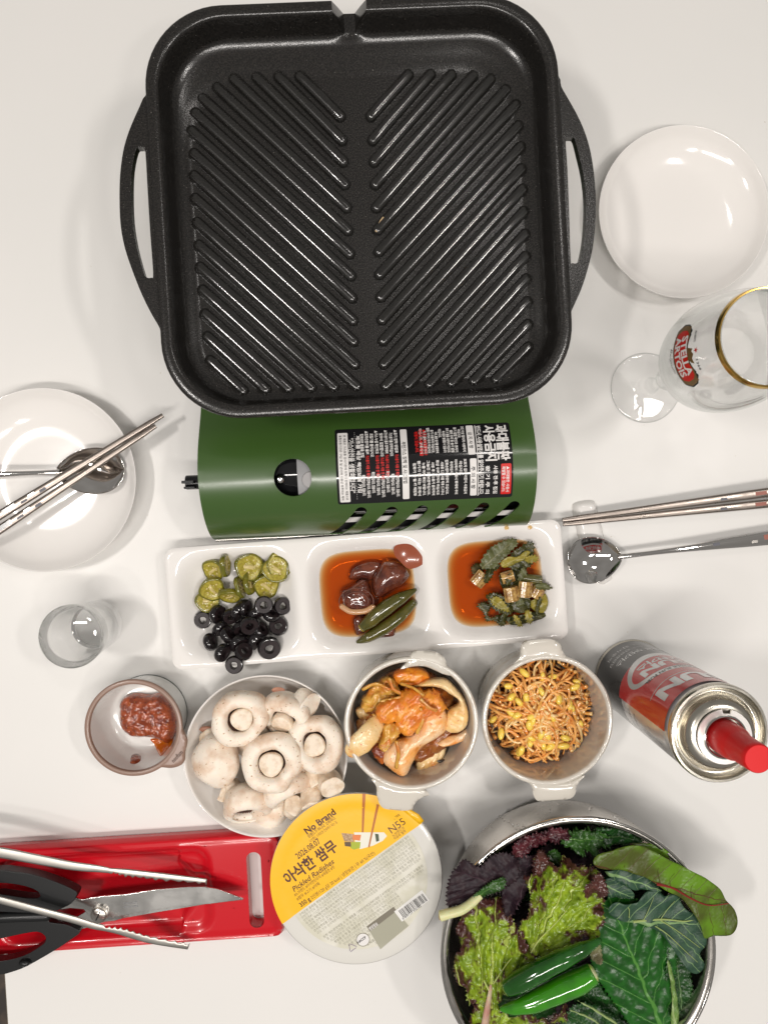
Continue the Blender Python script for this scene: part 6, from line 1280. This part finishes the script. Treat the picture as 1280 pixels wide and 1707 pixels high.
leaf('mustard_leaf', [(898, 1390), (915, 1382), (940, 1380), (950, 1392), (930, 1404), (905, 1402)], (900, 1398), (948, 1386), 77, LR, 'brownish red leaf at the top rim beside the frilly greens', 'mustard leaf', GR, step=1.8, ruf=3, rf=.2, jag=2, jagl=4, seed=14)
leaf('mustard_leaf', [(936, 1390), (955, 1382), (985, 1384), (1010, 1390), (1020, 1402), (1000, 1420), (975, 1424), (950, 1416), (934, 1404)], (940, 1398), (1018, 1400), 76, LF, 'frilly dark green leaf at the top of the bowl', 'mustard leaf', GR, step=1.8, ruf=4.5, rf=.16, jag=2.4, jagl=4, crk=1.4, seed=15)
leaf('mustard_leaf', [(990, 1382), (1020, 1378), (1050, 1388), (1070, 1400), (1050, 1410), (1010, 1408), (985, 1400)], (990, 1392), (1068, 1400), 74, LG2, 'dark green leaf tucked under the top right rim', 'mustard leaf', GR, step=2.2, ruf=3, jag=1.6, jagl=4, seed=16)
leaf('mustard_leaf', [(915, 1418), (930, 1420), (936, 1432), (925, 1442), (912, 1432)], (914, 1420), (934, 1440), 79, LF, 'tiny light green leaf tip above the red lettuce', 'mustard leaf', GR, step=1.8, ruf=2, jag=1, jagl=3, seed=17)
leaf('lettuce_leaf', [(772, 1518), (782, 1504), (797, 1497), (824, 1497), (840, 1508), (850, 1524), (864, 1550), (876, 1566), (884, 1581), (896, 1598), (886, 1615), (862, 1622), (850, 1628), (841, 1655), (829, 1676), (850, 1697), (850, 1715), (786, 1715), (782, 1695), (795, 1670), (778, 1664), (776, 1643), (761, 1632), (755, 1609), (761, 1590), (768, 1572), (760, 1550), (766, 1532)], (812, 1720), (826, 1500), 78, LL, 'lower left red-tipped lettuce leaf with a pinkish white midrib', 'lettuce leaf', GR, step=1.15, fanz=4.6, ruf=3.4, rf=.13, jag=1.8, jagl=3.2, crk=1.3, cf=.30, seed=18, fold=.10, pk=0)
leaf('lettuce_leaf', [(896, 1414), (906, 1420), (917, 1432), (930, 1432), (942, 1427), (961, 1432), (978, 1444), (990, 1450), (1001, 1459), (1010, 1478), (1006, 1494), (1008, 1512), (1004, 1535), (995, 1556), (972, 1562), (954, 1574), (942, 1586), (915, 1600), (896, 1594), (883, 1586), (866, 1566), (866, 1540), (878, 1520), (886, 1500), (880, 1478), (871, 1459), (886, 1453), (890, 1432)], (884, 1587), (965, 1432), 82, LL, 'upper red-tipped lettuce leaf fanning from the centre of the bowl', 'lettuce leaf', GR, step=1.15, fanz=4.8, ruf=3.8, rf=.13, jag=1.8, jagl=3.2, crk=1.3, cf=.30, seed=19, fold=.05)
for nm, lb, q, r0_ in (('lower left red-tipped', 0, [(807, 1735), (808, 1712), (811, 1688), (815, 1664), (819, 1640)], 6.0), ('upper red-tipped', 1, [(885, 1588), (900, 1565), (925, 1540), (950, 1510)], 1.3), ('lower left red-tipped', 2, [(822, 1640), (850, 1600), (870, 1585)], 1.1), ('lower left red-tipped', 3, [(814, 1650), (800, 1620), (790, 1590)], 1.0)):
    L0 = [o for o in COL.objects if o.get('label', '').startswith(nm)][0]; zz = 81 if 'lower' in nm else 84.5
    ps = smooth_prof([tuple(P(x, y, zz - i * .4)) for i, (x, y) in enumerate(q)], 6)
    o = mk('midrib', tube(ps, [r0_ * (1 - .7 * i / len(ps)) for i in range(len(ps))], 10, .55), pbr('lettuce_rib', (.55, .46, .32) if r0_ > 3 else (.44, .50, .16), .3, coat=.3, sss=.3, sscale=.003, col2=(.46, .22, .18) if r0_ > 3 else None), None, ps[0]); o.location = o.location - L0.location; o.parent = L0
leaf('lettuce_leaf', [(1000, 1455), (1010, 1478), (1008, 1492), (990, 1496), (972, 1490), (980, 1470)], (974, 1494), (1004, 1458), 88, leafmat('dark_red_tip', (.10, .028, .022), (.06, .02, .015), (.16, .06, .04), cstr=.8, rough=.28, coat=.3), 'dark red curled tip of lettuce at the right end of the upper leaf', 'lettuce leaf', GR, step=1.6, ruf=2.6, jag=1.6, jagl=3, crk=2, seed=20)
leaf('lettuce_leaf', [(893, 1432), (896, 1414), (906, 1420), (914, 1436), (908, 1452), (892, 1455)], (900, 1455), (897, 1416), 87, bpy.data.materials['dark_red_tip'], 'dark red pointed lettuce tip at the top of the upper leaf', 'lettuce leaf', GR, step=1.6, ruf=2, jag=1.2, jagl=3, crk=2, seed=21)
leaf('lettuce_leaf', [(915, 1702), (925, 1688), (945, 1678), (946, 1694), (932, 1706)], (918, 1704), (944, 1682), 77, LL, 'small curled lettuce scrap below the green chilies', 'lettuce leaf', GR, step=1.6, ruf=3, jag=1.4, jagl=3, crk=2, seed=22)
leaf('lettuce_leaf', [(840, 1700), (870, 1690), (905, 1695), (915, 1720), (850, 1730)], (845, 1720), (910, 1700), 72, LL, 'ruffled lettuce edge under the lower green chili', 'lettuce leaf', GR, step=1.8, ruf=4, jag=1.8, jagl=3, crk=2, seed=23)
leaf('lettuce_leaf', [(985, 1580), (998, 1574), (1004, 1590), (1000, 1604), (986, 1600)], (988, 1600), (1000, 1576), 78, leafmat('pale_scrap', (.24, .27, .12), (.16, .14, .07), (.3, .3, .15), cstr=.5, rough=.28), 'pale translucent lettuce scrap by the upper chili tip', 'lettuce leaf', GR, step=1.6, ruf=2, jag=1, jagl=3, seed=24)
# pale stem with a green end
t = thing('leaf_stalk', 'pale leaf stalk with a green end poking over the left bowl rim', 'leaf stalk', P(780, 1505, 86), (0, 0, 0), GR)
ps = smooth_prof([tuple(P(*q)) for q in ((734, 1527, 88), (748, 1523, 89), (768, 1517, 89), (786, 1505, 88), (800, 1492, 86))], 6)
mk('stalk', tube(ps, [4.1 - .9 * i / len(ps) for i in range(len(ps))], 14, nz=.3), pbr('pale_stalk', (.62, .62, .34), .35, sss=.3, sscale=.003, col2=(.46, .50, .22), nscale=50), t, org=P(780, 1505, 86), sharp=0)
mk('cut_end', blob(P(734, 1527, 88), (1.6, 3.4, 3.4), .1, 1, 2), pbr('brown_cut', (.40, .27, .12), .5), t, org=P(780, 1505, 86))
VF = leaf('green_end', [(792, 1498), (802, 1484), (820, 1474), (836, 1464), (847, 1468), (842, 1482), (826, 1490), (806, 1496)], (794, 1497), (845, 1468), 88, LF, None, None, None, step=1.8, ruf=1.8, jag=1.6, jagl=3, crk=1.4, seed=30)
VF.location = (VF.location if False else V3((0, 0, 0))); 
o = VF; del o
GE = [o for o in COL.objects if o.name.startswith('green_end')][0]
oc = sum((v.co for v in GE.data.vertices), V3((0, 0, 0))) / len(GE.data.vertices)
GE.parent = t; GE.location = P(817, 1481, 88) * .001 - t.location
# green chilies
M_['gch'] = pbr('fresh_green_chili', (.006, .060, .003), .13, spec=.6, coat=.6, coatr=.04, col2=(.018, .12, .012), nscale=40, bscale=120, bstr=.08, bdist=.0008)
M_['gch2'] = pbr('bright_green_chili', (.035, .22, .005), .13, spec=.6, coat=.6, coatr=.04, col2=(.018, .10, .010), nscale=26, nlo=.42, nhi=.6, bscale=120, bstr=.08, bdist=.0008)
t, sp, rr, c = chili([P(843, 1648, 93), P(862, 1638, 95), P(895, 1620, 98), P(935, 1600, 99), P(970, 1583, 97), P(1001, 1566, 93)], [5.4, 7.6, 8.0, 7.2, 5.6, 1.6], 'upper dark green fresh chili lying across the lettuce', M_['gch'], 'green_chili', 'chili', 'fresh green chilies')
mk('cut_end', blob(sp[0], (2.6, 5.6, 5.4), .05, 1, 2, 1, (0, 0, .4)), pbr('chili_end', (.14, .26, .03), .3), t, org=c)
t, sp, rr, c = chili([P(833, 1682, 91), P(856, 1680, 93), P(890, 1670, 95), P(930, 1652, 96), P(965, 1636, 96), P(988, 1622, 96)], [1.2, 5.0, 7.5, 8.8, 9.2, 7.4], 'lower bright green fresh chili with a pale cut end', M_['gch2'], 'green_chili', 'chili', 'fresh green chilies')
mk('cut_end', blob(sp[-1], (2.6, 7.2, 6.6), .08, 1, 2, 1, (0, 0, .5)), pbr('chili_top', (.42, .58, .10), .25, coat=.4, col2=(.62, .62, .36), nscale=120), t, org=c)
